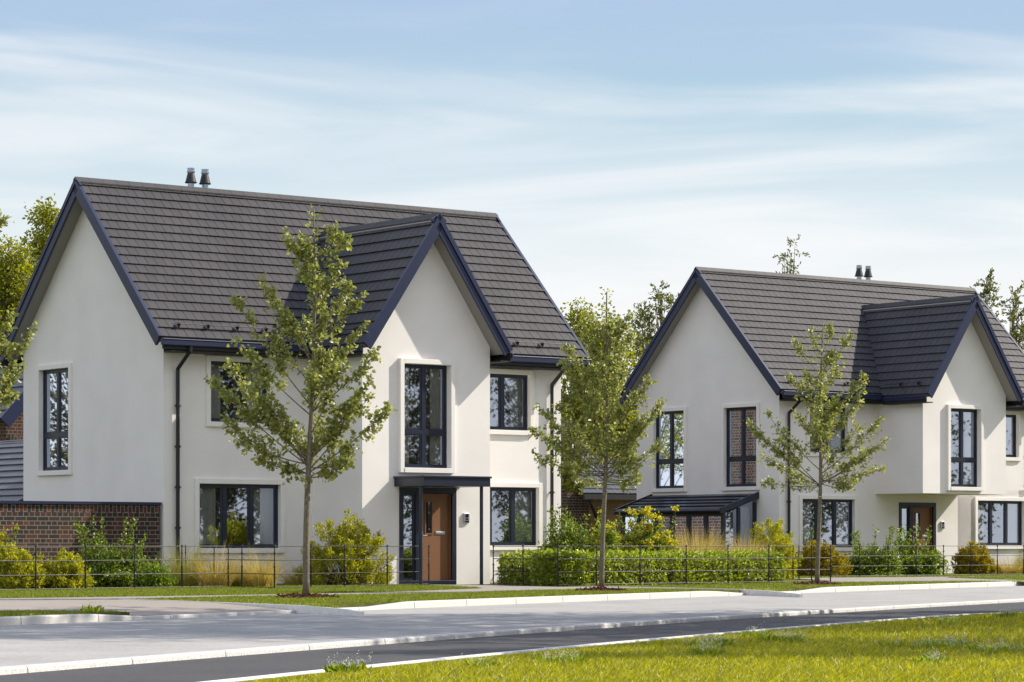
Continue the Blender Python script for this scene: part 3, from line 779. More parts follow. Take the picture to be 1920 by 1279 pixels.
def kstat(px_a, edge_px):
    ia = int(np.argmin([abs((p[0] / p[1] * F + CX) - px_a) for p in k1b]))
    e0 = np.array(gp(*edge_px, 0)); dists = [abs((p - e0)[0] * VD[1] - (p - e0)[1] * VD[0]) for p in k1b]
    return ia, int(np.argmin(dists))
DW = [kstat(238, (222, 1124.8)), kstat(1384, (1134, 1100.8))]
SL = 2.6
inner = {}
lp = []; i_ = 0
while i_ < len(k1b):
    hit = [d for d in DW if d[0] == i_]
    if hit:
        a_, b_ = hit[0]; inn = [k1b[q] + VD * SL for q in range(a_, b_ + 1)]
        inner[hit[0]] = inn; lp += [k1b[a_]] + inn + [k1b[b_]]; i_ = b_ + 1
    else: lp.append(k1b[i_]); i_ += 1
lm = MB(); lm.prism([(p[0], p[1], -.25) for p in lp] + [(60, 110, -.25), (60, 150, -.25), (-70, 150, -.25), (-70, 26, -.25)], (0, 0, .25))
lm.build('lawn', M['lawn'])['kind'] = 'structure'
for d in DW:
    a_, b_ = d; n_ = b_ - a_ + 1; m_ = MB()
    m_.add([(p[0], p[1], .007) for p in inner[d]] + [(k1b[q][0], k1b[q][1], -.056) for q in range(a_, b_ + 1)], [(i, i + 1, n_ + i + 1, n_ + i) for i in range(n_ - 1)])
    m_.build('driveway', M['path'])['kind'] = 'structure'

strip('road', k1, offset(k2[:], 0.1) if False else np.stack([np.interp(np.linspace(0, 1, 90), np.linspace(0, 1, 80), offset(k2, .12)[:, 0]), np.interp(np.linspace(0, 1, 90), np.linspace(0, 1, 80), offset(k2, .12)[:, 1])], 1), -.11, -.11, M['road'])
def resamp(pl, n):
    s = np.concatenate([[0], np.cumsum(np.linalg.norm(np.diff(pl, axis=0), axis=1))]); q = np.linspace(0, s[-1], n)
    return np.stack([np.interp(q, s, pl[:, 0]), np.interp(q, s, pl[:, 1])], 1)
lcut = ln[:50]
m_ = MB(); pts = [tuple(p) for p in offset(k2, .02)] + [(45, 66)] + [tuple(p) for p in ln[::-1]]
m_.poly([(p[0], p[1], -.165) for p in pts]); tag(m_.build('cycle_path', M['dark']), kind='structure')
vg = MB(); pts = [tuple(p) for p in ln] + [(60, 0), (-5, 0)]
vg.poly([(p[0], p[1], -.16) for p in pts]); tag(vg.build('verge', M['lawn']), kind='structure')

def kerb(name, pl, width, zb, topf, mat, stone=1.9, gap=.02, start=0):
    s = np.concatenate([[0], np.cumsum(np.linalg.norm(np.diff(pl, axis=0), axis=1))])
    m = MB(); q = start
    def P(d): return np.array([np.interp(d, s, pl[:, 0]), np.interp(d, s, pl[:, 1])])
    while q < s[-1] - .1:
        e1 = min(q + stone, s[-1])
        cuts = np.linspace(q + gap / 2, e1 - gap / 2, 5)
        rows = []
        for c in cuts:
            p = P(c); t = P(min(c + .05, s[-1])) - P(max(c - .05, 0)); t = t / np.linalg.norm(t); nn = np.array([-t[1], t[0]])
            zt = topf(p); h = max(zt - zb, .012); ch = min(.018, h * .3)
            prof = [(0, zb), (.004, zt - ch), (ch * 1.1, zt), (width, zt), (width, zb)]
            rows.append([(p[0] + nn[0] * a, p[1] + nn[1] * a, z) for a, z in prof])
        vs = [v for r in rows for v in r]; fs = []
        for i in range(4):
            for k in range(4):
                fs.append((i * 5 + k, (i + 1) * 5 + k, (i + 1) * 5 + k + 1, i * 5 + k + 1))
        fs.append((0, 1, 2, 3, 4)); fs.append((24, 23, 22, 21, 20))
        m.add(vs, fs); q = e1
    # dark joint core
    o = m.build(name, mat); o['kind'] = 'structure'; return o
def k1y(x, y): return gp(x, y, -.11)[1]
d1a, d1b = k1y(250, 1162), k1y(690, 1143.7)
d2a, d2b = k1y(1388, 1116.5), k1y(1500, 1112.3)
def ktop(p):
    y = p[1]; lo = -.06; hi = .005
    def ss(t): t = min(max(t, 0), 1); return t
    r = 1.3
    f = 1.0
    for a, b in ((d1a, d1b), (d2a, d2b)):
        f = min(f, max(ss((a - y) / r), ss((y - b) / r)))
    return lo + (hi - lo) * f
kerb('kerb', k1, .16, -.115, ktop, M['kerb'])
kerb('kerb', k2, .15, -.17, lambda p: -.105, M['kerb2'], 1.95)
kerb('edging', ln[:-1], .09, -.17, lambda p: -.14, M['edge'], 3.0, .004)

# paths and driveways (sheets 4 mm above the lawn)
def hp(u, v): return hl(u, v)
def gpoly(px, z=.004): return [gp(x, y, 0) for x, y in px]
sheet('footpath', gpoly([(-60, 1123), (300, 1118.3), (420, 1116.3), (560, 1114), (700, 1111), (780, 1108.5), (905, 1103.6), (840, 1099.6), (760, 1098.2), (800, 1096.2), (925, 1097.5), (1046, 1101), (1120, 1099.8), (1250, 1097.2), (1255, 1099.2), (1134, 1101.3), (1122, 1105), (1000, 1107.5), (840, 1112.6), (700, 1115), (560, 1117.8), (420, 1120), (300, 1121.6), (245, 1124.5), (0, 1140), (-60, 1143)]), .004, M['path'])
sheet('path', [tuple(p) for p in inner[DW[0]]] + gpoly([(240, 1125.4), (100, 1124), (-60, 1124), (-60, 1147), (180, 1147)]), .0065, M['path'])
ed = MB()
def edge_line(pxs, zf, w=.06, h=.05):
    P = [np.array(gp(x, y, 0)) for x, y in pxs]
    for i in range(len(P) - 1):
        t = nrm(P[i + 1] - P[i]); nn = np.array([-t[1], t[0]]) * w
        z0, z1 = zf(i / (len(P) - 1)), zf((i + 1) / (len(P) - 1))
        a, b = P[i], P[i + 1]
        ed.hexa([(a[0], a[1], z0 - .12), (b[0], b[1], z1 - .12), (b[0] + nn[0], b[1] + nn[1], z1 - .12), (a[0] + nn[0], a[1] + nn[1], z0 - .12),
                 (a[0], a[1], z0), (b[0], b[1], z1), (b[0] + nn[0], b[1] + nn[1], z1), (a[0] + nn[0], a[1] + nn[1], z0)])
edge_line([(222, 1124.8), (300, 1127), (380, 1130), (480, 1133.7), (560, 1136.8), (640, 1140), (676, 1142)], lambda t: .016 if t < .66 else .016 - .056 * (t - .66) / .34)
edge_line([(1134, 1100.8), (1250, 1102.8), (1380, 1106), (1440, 1107.8), (1500, 1110)], lambda t: .016 if t < .66 else .016 - .056 * (t - .66) / .34)
ed.build('edging', M['edge'])['kind'] = 'structure'
sheet('path', [tuple(p) for p in inner[DW[1]]] + gpoly([(1140, 1101), (1122, 1104.6), (1200, 1105)]), .0065, M['path'])
sheet('footpath', gpoly([(1440, 1085.2), (1560, 1083.2), (1700, 1082.4), (1830, 1080.6), (2000, 1078.6), (2000, 1079.4), (1850, 1082), (1770, 1083.2), (1850, 1086.4), (2000, 1089.6), (2000, 1091.2), (1800, 1090), (1700, 1091.3), (1600, 1092), (1555, 1093), (1440, 1094)]), .004, M['path'])

# ------------------------------------------------------------------ foliage generators
def tip3(px, py, Z): return np.array([(px - CX) / F * Z, Z, H + (CY - py) * Z / F])
def street_tree(name, base_px, leader_px, tips, label, seed, trunk_r, leaf=.085, first=2.0, twigs=9, extra=10, mat='leaf1', per=9, spread=1.0):
    g = np.random.default_rng(seed)
    bx, by = gp(*base_px); Z = by
    root = empty(name, (bx, by, 0)); tag(root, label, 'tree', 'young street trees on the verge')
    base = np.array([bx, by, 0]); top = tip3(*leader_px, Z) - base
    hgt = top[2]
    t = MB()
    def trunk(s):
        w = np.array([.05 * math.sin(s * 5 + seed), .04 * math.cos(s * 4 + seed), 0]) * min(1, s * 2)
        return np.array([top[0] * s ** 1.3, 0, top[2] * s]) + w
    ss = np.linspace(0, 1, 22)
    t.tube([trunk(s) for s in ss], [trunk_r * (1.12 if s == 0 else 1) * (1 - s * .88) ** .9 + .004 for s in ss], 10)
    LC = []; LD = []
    branches = []
    for (px, py) in tips:
        tp = tip3(px, py, Z) - base
        lat = tp[0] - trunk(min(tp[2] / hgt, 1))[0]
        tp[1] += g.normal(0, .4) * max(.35, abs(lat)) * .7
        branches.append(tp)
    for k in range(extra):
        h = g.uniform(first + .7, hgt * .92); a = g.uniform(0, 2 * math.pi); r = spread * 1.15 * (1 - (h - first) / (hgt - first)) ** .8 * g.uniform(.5, 1) + .15
        branches.append(np.array([trunk(h / hgt)[0] + math.cos(a) * r * .7, math.sin(a) * r, h]))
    for tp in branches:
        lat = math.hypot(tp[0] - trunk(min(tp[2] / hgt, 1))[0], tp[1])
        hs = max(first + g.uniform(0, .3), tp[2] - lat * g.uniform(.7, 1.3) - .25); hs = min(hs, hgt * .95)
        st = trunk(hs / hgt); st_r = trunk_r * (1 - hs / hgt * .88) * .27
        mid = st * .45 + tp * .55 + np.array([0, 0, -.10 * lat])
        pts = []
        for s in np.linspace(0, 1, 9):
            pts.append((1 - s) ** 2 * st + 2 * s * (1 - s) * mid + s * s * tp)
        t.tube(pts, [st_r * (1 - s * .85) + .003 for s in np.linspace(0, 1, 9)], 5)
        ln_ = np.linalg.norm(tp - st); nt = max(6, int(twigs * (ln_ + .3) * 2.15))
        for k in range(nt):
            s = g.uniform(.22, 1) ** .8 if k else 1.0
            p = (1 - s) ** 2 * st + 2 * s * (1 - s) * mid + s * s * tp
            dr = nrm((tp - st) / max(ln_, .1) * .8 + g.normal(0, .65, 3) + np.array([0, 0, .25]))
            tl = g.uniform(.12, .34) * (1.1 - .55 * s)
            q = p + dr * tl
            if k % 2 == 0: t.tube([p, p * .5 + q * .5 + np.array([0, 0, -.01]), q], [.004, .003, .002], 3, cap=False)
            m = g.integers(per - 2, per + 3)
            for i in range(m):
                f = g.uniform(.2, 1.05)
                LC.append(p * (1 - f) + q * f + g.normal(0, .03, 3))
                LD.append(dr * .5 + g.normal(0, .6, 3) + np.array([0, 0, -.25]))
    for s in np.linspace(.5, 1, 46):   # leaves on the leader
        p = trunk(s)
        for i in range(4):
            a = g.uniform(0, 6.28); dr = np.array([math.cos(a), math.sin(a), .6]); LC.append(p + dr * g.uniform(.03, .22 * (1.15 - s) + .08)); LD.append(dr + g.normal(0, .5, 3))
    t.build('trunk', M['bark'], root, smooth=True)
    LC = np.array(LC); LD = np.array(LD)
    leaves('crown', LC, LD, g.uniform(.6, 1.3, len(LC)) * leaf * .88, M[mat], root, ratio=.72, fold=.14)
    return root, len(LC)

T1 = [(538, 445), (560, 470), (625, 430), (644, 453), (491, 528), (445, 567), (510, 560), (640, 500), (672, 559), (656, 543), (672, 610), (699, 669), (424, 681), (453, 648), (404, 717), (437, 819), (489, 862), (731, 766), (693, 713), (662, 840), (652, 868), (620, 888), (538, 888), (424, 787), (500, 720), (520, 640), (640, 690), (650, 760), (520, 800), (470, 750), (690, 745), (545, 600), (470, 700), (625, 800)]
street_tree('street_tree', (574, 1122), (590, 393), T1, 'tall slender young tree before the nearer house, left of its door', 11, .062, .094, 2.15, twigs=7.0, extra=20, spread=.75)
T2 = [(1102, 594), (1178, 598), (1091, 616), (1183, 629), (1067, 656), (1216, 714), (1060, 690), (1236, 758), (1018, 772), (1002, 807), (1236, 836), (1009, 857), (1060, 880), (1194, 888), (1192, 905), (1089, 905), (1110, 650), (1165, 660), (1080, 720), (1190, 740), (1050, 760), (1200, 800), (1040, 830), (1180, 850), (1100, 780), (1160, 780), (1120, 830), (1075, 850), (1210, 780), (1110, 700), (1150, 720)]
street_tree('street_tree', (1128, 1109), (1142, 547), T2, 'dense leafy young tree in the gap between the two white houses', 12, .056, .085, 2.2, twigs=8.2, extra=13)
T3 = [(1520, 620), (1558, 616), (1493, 645), (1591, 632), (1481, 700), (1621, 704), (1627, 720), (1439, 777), (1403, 795), (1435, 858), (1439, 904), (1504, 915), (1649, 789), (1662, 825), (1654, 879), (1600, 905), (1590, 915), (1460, 830), (1500, 780), (1570, 760), (1610, 800), (1620, 850), (1480, 880), (1560, 860), (1510, 700), (1575, 690), (1420, 815), (1640, 840), (1530, 820)]
street_tree('street_tree', (1532, 1097), (1546, 614), T3, 'small open-crowned young tree before the farther house', 13, .056, .082, 2.35, twigs=6.4, extra=16, spread=.8)
T0 = [(52, 628), (46, 692), (28, 745), (14, 425), (20, 600), (5, 650), (-160, 600), (-180, 700), (-150, 780), (-60, 420), (-110, 500), (-15, 520), (-20, 560), (-10, 735)]
street_tree('street_tree', (-85, 1129), (-75, 350), T0, 'tree at the left edge, only its leafy branch tips in frame', 14, .07, .098, 2.6, twigs=7, extra=5)

def big_tree(name, x, y, hgt, rx, label, seed, mat, n=60, leaf=.12, base_frac=.3, per=60, lob=.16, group=None, wisp=0.0, ry=None, trunk=.16):
    """trunk with limbs reaching into many leaf clumps spread through the crown"""
    g = np.random.default_rng(seed); ry = ry or rx
    root = empty(name, (x, y, 0)); tag(root, label, 'tree', group)
    t = MB(); ss = np.linspace(0, 1, 12)
    def tr(s): return np.array([.25 * math.sin(s * 3 + seed) * s, .2 * math.cos(s * 2.3 + seed) * s, hgt * .92 * s])
    t.tube([tr(s) for s in ss], [trunk * (1 - s * .9) + .01 for s in ss], 9)
    LC = []; LD = []
    for k in range(n):
        u = g.uniform(0, 1); h = base_frac + (1 - base_frac) * u
        prof = math.sin(math.pi * min(1, (u * .86 + .14))) ** .75
        a = g.uniform(0, 6.283); r = math.sqrt(g.uniform(.08, 1)) * prof * g.uniform(.75, 1.15)
        c = np.array([math.cos(a) * rx * r, math.sin(a) * ry * r, hgt * h * g.uniform(.94, 1.04)])
        s0 = max(.15, h - .12 - .25 * r * rx / hgt); b = tr(min(s0, .95))
        mid = (b + c) / 2 + np.array([0, 0, -.1 * r * rx * .5])
        t.tube([b, mid * .98 + g.normal(0, .06, 3), c], [.05 * (1 - h * .6), .025, .006], 5)
        cr = hgt * lob * g.uniform(.5, 1.1) * .55
        m = int(per * g.uniform(.6, 1.3))
        if wisp:
            for q in range(max(3, m // 12)):
                d = nrm(g.normal(0, 1, 3) + np.array([0, 0, .7])); l_ = cr * g.uniform(.8, 1.9)
                for i in range(12):
                    f = g.uniform(.1, 1); LC.append(c + d * l_ * f + np.array([0, 0, -.25 * f * f * l_]) + g.normal(0, .03, 3)); LD.append(d + g.normal(0, .5, 3))
        else:
            v = nrm(g.normal(0, 1, (m, 3))) * (g.uniform(.15, 1, (m, 1)) ** .5) * cr * np.array([1.15, 1.15, .75])
            for q in v: LC.append(c + q); LD.append(q * .8 / cr + g.normal(0, .6, 3) + np.array([0, 0, -.2]))
    t.build('trunk', M['bark'], root, smooth=True)
    LC = np.array(LC); LD = np.array(LD)
    leaves('crown', LC, LD, g.uniform(.6, 1.25, len(LC)) * leaf, M[mat], root, ratio=.62 if not wisp else .4)
    return root

# background trees
def bgt(px, Z, top_y, rx, *a, **k):
    x, y = at(px, Z); return big_tree('tree', x, y, H + (CY - top_y) * Z / F, rx, *a, **k)
bgt(22, 92, 470, 1.5, 'yellow-green tree at far left, under the gable verge of the nearer house', 21, 'leafbg', n=190, leaf=.13, per=90, base_frac=.3, lob=.11)
bgt(92, 97, 395, 1.15, 'taller yellow-green tree against the left gable verge of the nearer house', 22, 'leafbg', n=190, leaf=.13, per=90, base_frac=.25, lob=.1)
bgt(-10, 100, 470, 1.8, 'bushy tree cut by the left edge behind the brick buildings', 29, 'leafbg', n=70, leaf=.13, per=80, base_frac=.3, lob=.12)
bgt(1082, 128, 585, 1.7, 'yellowing tree rising at the right end of the nearer roof', 23, 'leafbg', n=80, leaf=.15, per=80, base_frac=.3, lob=.1)
bgt(1128, 108.5, 612, 1.75, 'broad green tree between the two roofs, before the brick house', 24, 'leafbg', n=170, leaf=.15, per=85, base_frac=.3, lob=.15)
bgt(1235, 118, 520, 1.15, 'wispy tall tree left of the farther gable', 25, 'leafwil', n=70, leaf=.15, per=56, base_frac=.45, lob=.085, wisp=1)
bgt(1205, 126, 585, .9, 'thin sparse tree in the sky gap beside the farther gable', 30, 'leafwil', n=70, leaf=.15, per=52, base_frac=.4, lob=.08, wisp=1)
bgt(1482, 125, 452, .75, 'single sprig of a treetop above the farther roof ridge', 26, 'leafwil', n=26, leaf=.15, per=40, base_frac=.72, lob=.07, wisp=1)
bgt(1850, 128, 520, .6, 'slim treetop at the right end of the farther ridge', 27, 'leafwil', n=50, leaf=.15, per=46, base_frac=.6, lob=.065, wisp=1)
bgt(1903, 124, 560, .95, 'leafy tree at the right edge behind the farther roof', 28, 'leafwil', n=95, leaf=.15, per=64, base_frac=.5, lob=.08, wisp=1)

# roadside trees right of the picture (they shade the road and show in the window panes)
rt = big_tree('roadside_tree', 11.6, 39.4, 18.0, 3.0, 'large roadside tree on the near verge, right of the picture', 31, 'leafdk', n=120, leaf=.24, per=60, base_frac=.08, lob=.11, group='roadside trees right of the picture')
spots = [(12.2, 42.8, 1.2), (12.9, 46.8, 1.12), (14.5, 35.0, .75), (12.4, 31.6, .6), (19, 45, .6), (31, 53.5, .9), (38, 50.5, 1.0), (22, 52.5, .75), (28, 57, .85), (34, 60.5, .9), (43, 56, 1.0), (52, 62, 1.0), (24.5, 61.5, .55), (38, 64, .7), (36, 86, .65), (45, 91.5, .8), (55, 85, .9), (66, 79, 1.0), (-33, 75, .8), (-40, 84, .9), (-30, 89, .7), (-46, 76, .9)]
for i, (x, y, s) in enumerate(spots):
    c = rt.copy(); COL.objects.link(c); c.location = (x, y, -.15); c.scale = (s, s, s); c.rotation_euler = (0, 0, i * 1.7)
    if i >= 18: c['group'] = 'roadside trees left of the picture'; c['label'] = 'large roadside tree standing left of the picture'
    for ch in list(rt.children):
        k = ch.copy(); COL.objects.link(k); k.parent = c

# ---- shrubs
def ellipsoid_pts(g, n, rx, ry, h, surf=.5):
    v = nrm(g.normal(0, 1, (n, 3))); v[:, 2] = np.abs(v[:, 2]) * 1.0
    r = g.uniform(surf, 1, (n, 1)) ** .7
    return v * r * np.array([rx, ry, h])
def conifer_bush(px, Z, w_px, top_y, label, seed, mat='gold', ry=None):
    g = np.random.default_rng(seed); x, y = at(px, Z); rx = w_px / 2 * Z / F; h = H + (CY - top_y) * Z / F; ry = ry or rx * .8
    root = empty('golden_conifer', (x, y, 0)); tag(root, label, 'shrub', 'golden conifer bushes')
    n = int(190 * max(.5, rx)); C = ellipsoid_pts(g, n, rx, ry, h, .45)
    C[:, 2] = np.maximum(C[:, 2], .06); LC = []; LD = []; st = MB()
    for c in C:
        d = nrm(c * np.array([1, 1, .55]) / np.array([rx, ry, h]) + np.array([0, 0, .75]) + g.normal(0, .22, 3)); l_ = g.uniform(.16, .34) * (.7 + .4 * rx)
        st.tube([(c[0] * .15, c[1] * .15, 0), c * .4 * np.array([1, 1, 1.1]), c * .72], [.01, .006, .003], 4, cap=False)
        m = 75
        f = g.uniform(0, 1, m); spread = .11 * (1 - f * .75)
        P = c - d * l_ * .35 + d * l_ * f[:, None] + g.normal(0, 1, (m, 3)) * spread[:, None] * .7
        LC.append(P); LD.append(d + g.normal(0, .7, (m, 3)))
    LC = np.concatenate(LC); LD = np.concatenate(LD); LC[:, 2] = np.maximum(LC[:, 2], .01)
    st.build('stem', M['stem'], root)
    leaves('foliage', LC, LD, g.uniform(.04, .085, len(LC)), M[mat], root, ratio=.45, fold=.2)
    return root
def leafy_shrub(px, Z, w_px, bulk_y, top_y, label, seed, mat='shrub', leaf=.06, n=90, per=34, flowers=0, sprigs=8, name='leafy_shrub', ry=None):
    g = np.random.default_rng(seed); x, y = at(px, Z); rx = w_px / 2 * Z / F; h = H + (CY - bulk_y) * Z / F; ht = H + (CY - top_y) * Z / F; ry = ry or rx * .7
    root = empty(name, (x, y, 0)); tag(root, label, 'shrub'); n = int(n * 1.5)
    C = ellipsoid_pts(g, n, rx, ry, h, .4); C[:, 2] = np.maximum(C[:, 2], .05); LC = []; LD = []; st = MB(); FC = []
    ends = list(C)
    for k in range(sprigs):
        a = g.uniform(-1, 1); ends.append(np.array([a * rx * .85, g.uniform(-.5, .5) * ry, g.uniform(h * .9, ht)]))
    for i, c in enumerate(ends):
        b = np.array([c[0] * .25, c[1] * .25, 0]); mid = (b + c) / 2 + np.array([c[0] * .12, c[1] * .12, .05])
        st.tube([b, mid, c], [.011, .007, .003], 4, cap=False)
        m = int(per * 1.7 * g.uniform(.7, 1.3)); f = g.uniform(.5, 1.06, m)[:, None] if i < n else g.uniform(.45, 1.03, m)[:, None]
        sp = .075 if i < n else .035
        P = (1 - f) ** 2 * b + 2 * f * (1 - f) * mid + f * f * c + g.normal(0, sp, (m, 3))
        LC.append(P); LD.append(nrm(c - b) * .5 + g.normal(0, .7, (m, 3)) + np.array([0, 0, .15]))
        if flowers and g.uniform() < .75 and c[2] > h * .3:
            FC.append(c + g.normal(0, .04, (flowers, 3)) * np.array([1, 1, .8]) + np.array([0, 0, .04]))
    LC = np.concatenate(LC); LD = np.concatenate(LD); LC[:, 2] = np.maximum(LC[:, 2], .01)
    st.build('stem', M['stem'], root)
    leaves('foliage', LC, LD, 1.15 * g.uniform(.6, 1.2, len(LC)) * leaf, M[mat], root, ratio=.62, fold=.2)
    if FC:
        FC = np.concatenate(FC); leaves('flowers', FC, g.normal(0, 1, FC.shape), .055, M['flower'], root, ratio=.9)
    return root
def tuft(px, Z, w_px, top_y, label, seed, mat='straw', n=420, lo=.35):
    g = np.random.default_rng(seed); x, y = at(px, Z); rx = w_px / 2 * Z / F; h = H + (CY - top_y) * Z / F
    o_loc = (x, y, 0); n = int(n * 1.8)
    a = g.uniform(0, 6.283, n); n = int(n); r0 = np.sqrt(g.uniform(0, 1, n)) * rx * .55; out = g.uniform(.15, 1.15, n) * rx; hh = h * np.where(g.uniform(0, 1, n) < .12, g.uniform(.8, 1.08, n), g.uniform(lo, min(1, lo + .47), n)) * (1.0 - .2 * (out / rx))
    ca, sa = np.cos(a), np.sin(a); V = []; K = 5
    wv = g.uniform(.004, .008, n)
    for k in range(K):
        f = k / (K - 1); rr = r0 + out * f ** 1.7; zz = hh * (f * 1.25 - .25 * f * f * (1 + .5 * out / rx)); ww = wv * (1 - f * .9)
        X, Y = ca * rr, sa * rr
        b = g.uniform(0, 6.283, n) if k == 0 else b
        V.append(np.stack([X - np.cos(b) * ww, Y - np.sin(b) * ww, zz], 1)); V.append(np.stack([X + np.cos(b) * ww, Y + np.sin(b) * ww, zz], 1))
    V = np.stack(V, 1).reshape(-1, 3); bse = np.arange(n)[:, None] * (2 * K)
    Fc = np.concatenate([bse + np.array([[2 * k, 2 * k + 1, 2 * k + 3, 2 * k + 2]]) for k in range(K - 1)], 1).reshape(-1, 4)
    o = np_mesh('ornamental_grass', V, Fc, M[mat], None, o_loc); tag(o, label, 'grass'); return o

leafy_shrub(5, 64.5, 70, 1000, 988, 'green shrub with yellow blooms at the far left end of the bed', 41, 'shrub', .055, 60, 34, 12, 4)
conifer_bush(35, 61.6, 100, 1030, 'golden conifer bush behind the fence at the left edge', 42)
conifer_bush(122, 62.0, 96, 1046, 'smaller golden conifer bush before the brick wall', 43)
leafy_shrub(203, 64.0, 165, 1020, 968, 'leafy green shrub with long sprigs against the brick wall', 44, 'shrub', .07, 100, 36, 0, 14)
leafy_shrub(288, 63.8, 66, 1060, 1052, 'low bright green shrub at the corner of the brick wall', 45, 'shrublt', .06, 50, 34, 0, 3)
tuft(345, 65.3, 100, 988, 'tall pale green grass tuft under the downpipe', 46, 'strawg', 300)
tuft(405, 65.0, 100, 1004, 'straw coloured grass tuft under the left of the ground-floor window', 47, 'straw', 420)
tuft(442, 65.6, 70, 1040, 'yellow-green grass tuft between two straw ones', 48, 'strawg', 340)
tuft(490, 65.2, 96, 1010, 'straw coloured grass tuft under the right of the ground-floor window', 49, 'straw', 420)
tuft(560, 67.6, 90, 1050, 'shaded brown grass tuft beside the big golden conifer', 50, 'straw', 260)
conifer_bush(645, 67.6, 172, 972, 'largest golden conifer bush left of the front door', 51, ry=.75)
leafy_shrub(1062, 73.5, 124, 968, 950, 'dark green leafy shrub behind the hedge by the nearer house', 52, 'shrub', .07, 120, 38, 0, 8)
leafy_shrub(1132, 73.2, 80, 975, 958, 'bright green rounded shrub between a dark one and a yellow flowering one', 53, 'shrublt', .06, 100, 36, 8, 4)
leafy_shrub(1215, 74.6, 140, 958, 942, 'shrub covered in yellow flowers before the lean-to', 54, 'shrub', .06, 150, 36, 34, 8)
tuft(1308, 75.5, 120, 972, 'large golden grass tuft before the lean-to glass', 55, 'straw', 620, .62)
tuft(1402, 77.5, 90, 984, 'smaller golden grass tuft at the right corner of the lean-to', 56, 'straw', 460, .6)
conifer_bush(1446, 79.0, 110, 980, 'golden conifer bush by the farther house corner', 57, ry=.6)
conifer_bush(1536, 87.4, 120, 1022, 'bronze-gold conifer bush behind the third street tree', 58, 'goldbr', ry=.6)
leafy_shrub(1632, 88.6, 125, 1016, 988, 'leafy green shrub under the farther ground-floor window', 59, 'shrub', .075, 80, 30, 0, 10)
leafy_shrub(1714, 90.4, 128, 1014, 982, 'leafy green shrub with tall sprigs before the farther brown door', 60, 'shrub', .075, 90, 30, 0, 12)
conifer_bush(1830, 92.6, 80, 1018, 'bronze-gold conifer bush right of the farther door', 61, 'goldbr', ry=.5)
tuft(1895, 92.8, 76, 1036, 'golden grass tuft at the right edge under the wide window', 62, 'straw', 420)
tuft(1925, 93.2, 60, 1010, 'pale grass tuft cut by the right edge', 63, 'strawg', 240)

# hedge: an L of clipped leaves
fb0, fb1 = np.array(gp(1046, 1099.3)), np.array(gp(1557, 1091.6))
fr0 = np.array(gp(925, 1095.9))
def hedge():
    g = np.random.default_rng(70)
    t = nrm(fb1 - fb0); nn = np.array([-t[1], t[0]]); tb = nrm(fr0 - fb0)
    root = empty('hedge', (fb0[0], fb0[1], 0)); tag(root, 'clipped low green hedge behind the estate railings', 'hedge')
    Ln = np.linalg.norm(gp(1490, 1092.6) - fb0); h = .70
    LC = []; LD = []
    def block(o, ax, ay, la, lb, n):
        P = g.uniform(0, 1, (n, 3)); face = g.integers(0, 6, n)
        P[face == 0, 2] = 1; P[(face == 1) | (face == 2), 1] = 0; P[face == 3, 0] = 0; P[face == 4, 0] = 1; P[face == 5, 1] = 1
        L_ = np.stack([P[:, 0] * la, P[:, 1] * lb, P[:, 2] * h], 1)
        wob = .07 * np.sin(L_[:, 0] * 5 + L_[:, 2] * 4) + .05 * np.sin(L_[:, 0] * 13 + 1)
        L_ += g.normal(0, .035, L_.shape); L_[:, 2] += wob * .5 * P[:, 2]; L_[:, 1] += wob * .3
        W = np.array([o[0] - fb0[0], o[1] - fb0[1], 0]) + L_[:, :1] * np.array([*ax, 0]) + L_[:, 1:2] * np.array([*ay, 0]) + L_[:, 2:] * np.array([0, 0, 1])
        W[:, 2] = np.maximum(W[:, 2], .02)
        out = np.stack([P[:, 0] - .5, P[:, 1] - .5, P[:, 2] - .3], 1)
        LC.append(W); LD.append(out[:, :1] * np.array([*ax, 0]) + out[:, 1:2] * np.array([*ay, 0]) + out[:, 2:] * np.array([0, 0, 1.2]) + g.normal(0, .55, (n, 3)))
    block(fb0 + nn * .22 + t * .25, t, nn, Ln - .5, .75, 15000)
    ref = np.linalg.norm(fr0 - fb0)
    block(fb0 + t * .22 + tb * .2, tb, t, ref - .3, .75, 5500)
    LC = np.concatenate(LC); LD = np.concatenate(LD)
    leaves('foliage', LC, LD, g.uniform(.05, .1, len(LC)), M['hedge'], root, ratio=.6)
    core = MB()
    o = fb0 + nn * .34 + t * .4 - fb0
    def bx(o, ax, ay, la, lb):
        c = [o, o + ax * la, o + ax * la + ay * lb, o + ay * lb]
        core.hexa([(p[0], p[1], .05) for p in c] + [(p[0], p[1], h - .14) for p in c])
    bx(o, t, nn, Ln - .8, .5); bx(t * .36 + tb * .4, tb, t, ref - .6, .45)
    core.build('branches', M['stem'], root)
hedge()

# ------------------------------------------------------------------ estate railings
def railing(ptsA, posts, label, top=.925):
    """ptsA: polyline world (x,y); posts: distances"""
    P = [np.array(p) for p in ptsA]; o = P[0]
    root = empty('estate_railing', (o[0], o[1], 0)); tag(root, label, 'railing')
    for z in (top, .625, .325, .035):
        r = MB(); r.tube([(p[0] - o[0], p[1] - o[1], z) for p in P], .0105, 6); r.build('rail', M['iron'], root)
    for q in posts:
        x, y = q[0] - o[0], q[1] - o[1]
        b = MB(); b.box(x - .016, x + .016, y - .016, y + .016, -.02, .47)
        b.lathe((x, y, 0), [(.024, .465), (.024, .495), (.013, .50), (.013, top - .17), (.02, top - .165), (.02, top - .14), (.0125, top - .135), (.0125, top - .02), (.02, top - .015), (.024, top + .0), (.022, top + .02), (.012, top + .034)], 8)
        b.build('post', M['iron'], root)
    return root
def lin(p0, p1, xs):
    (x0, y0), (x1, y1) = p0, p1
    return [gp(x, y0 + (y1 - y0) * (x - x0) / (x1 - x0)) for x in xs]
la = ((67, 1108.0), (428, 1102.0))
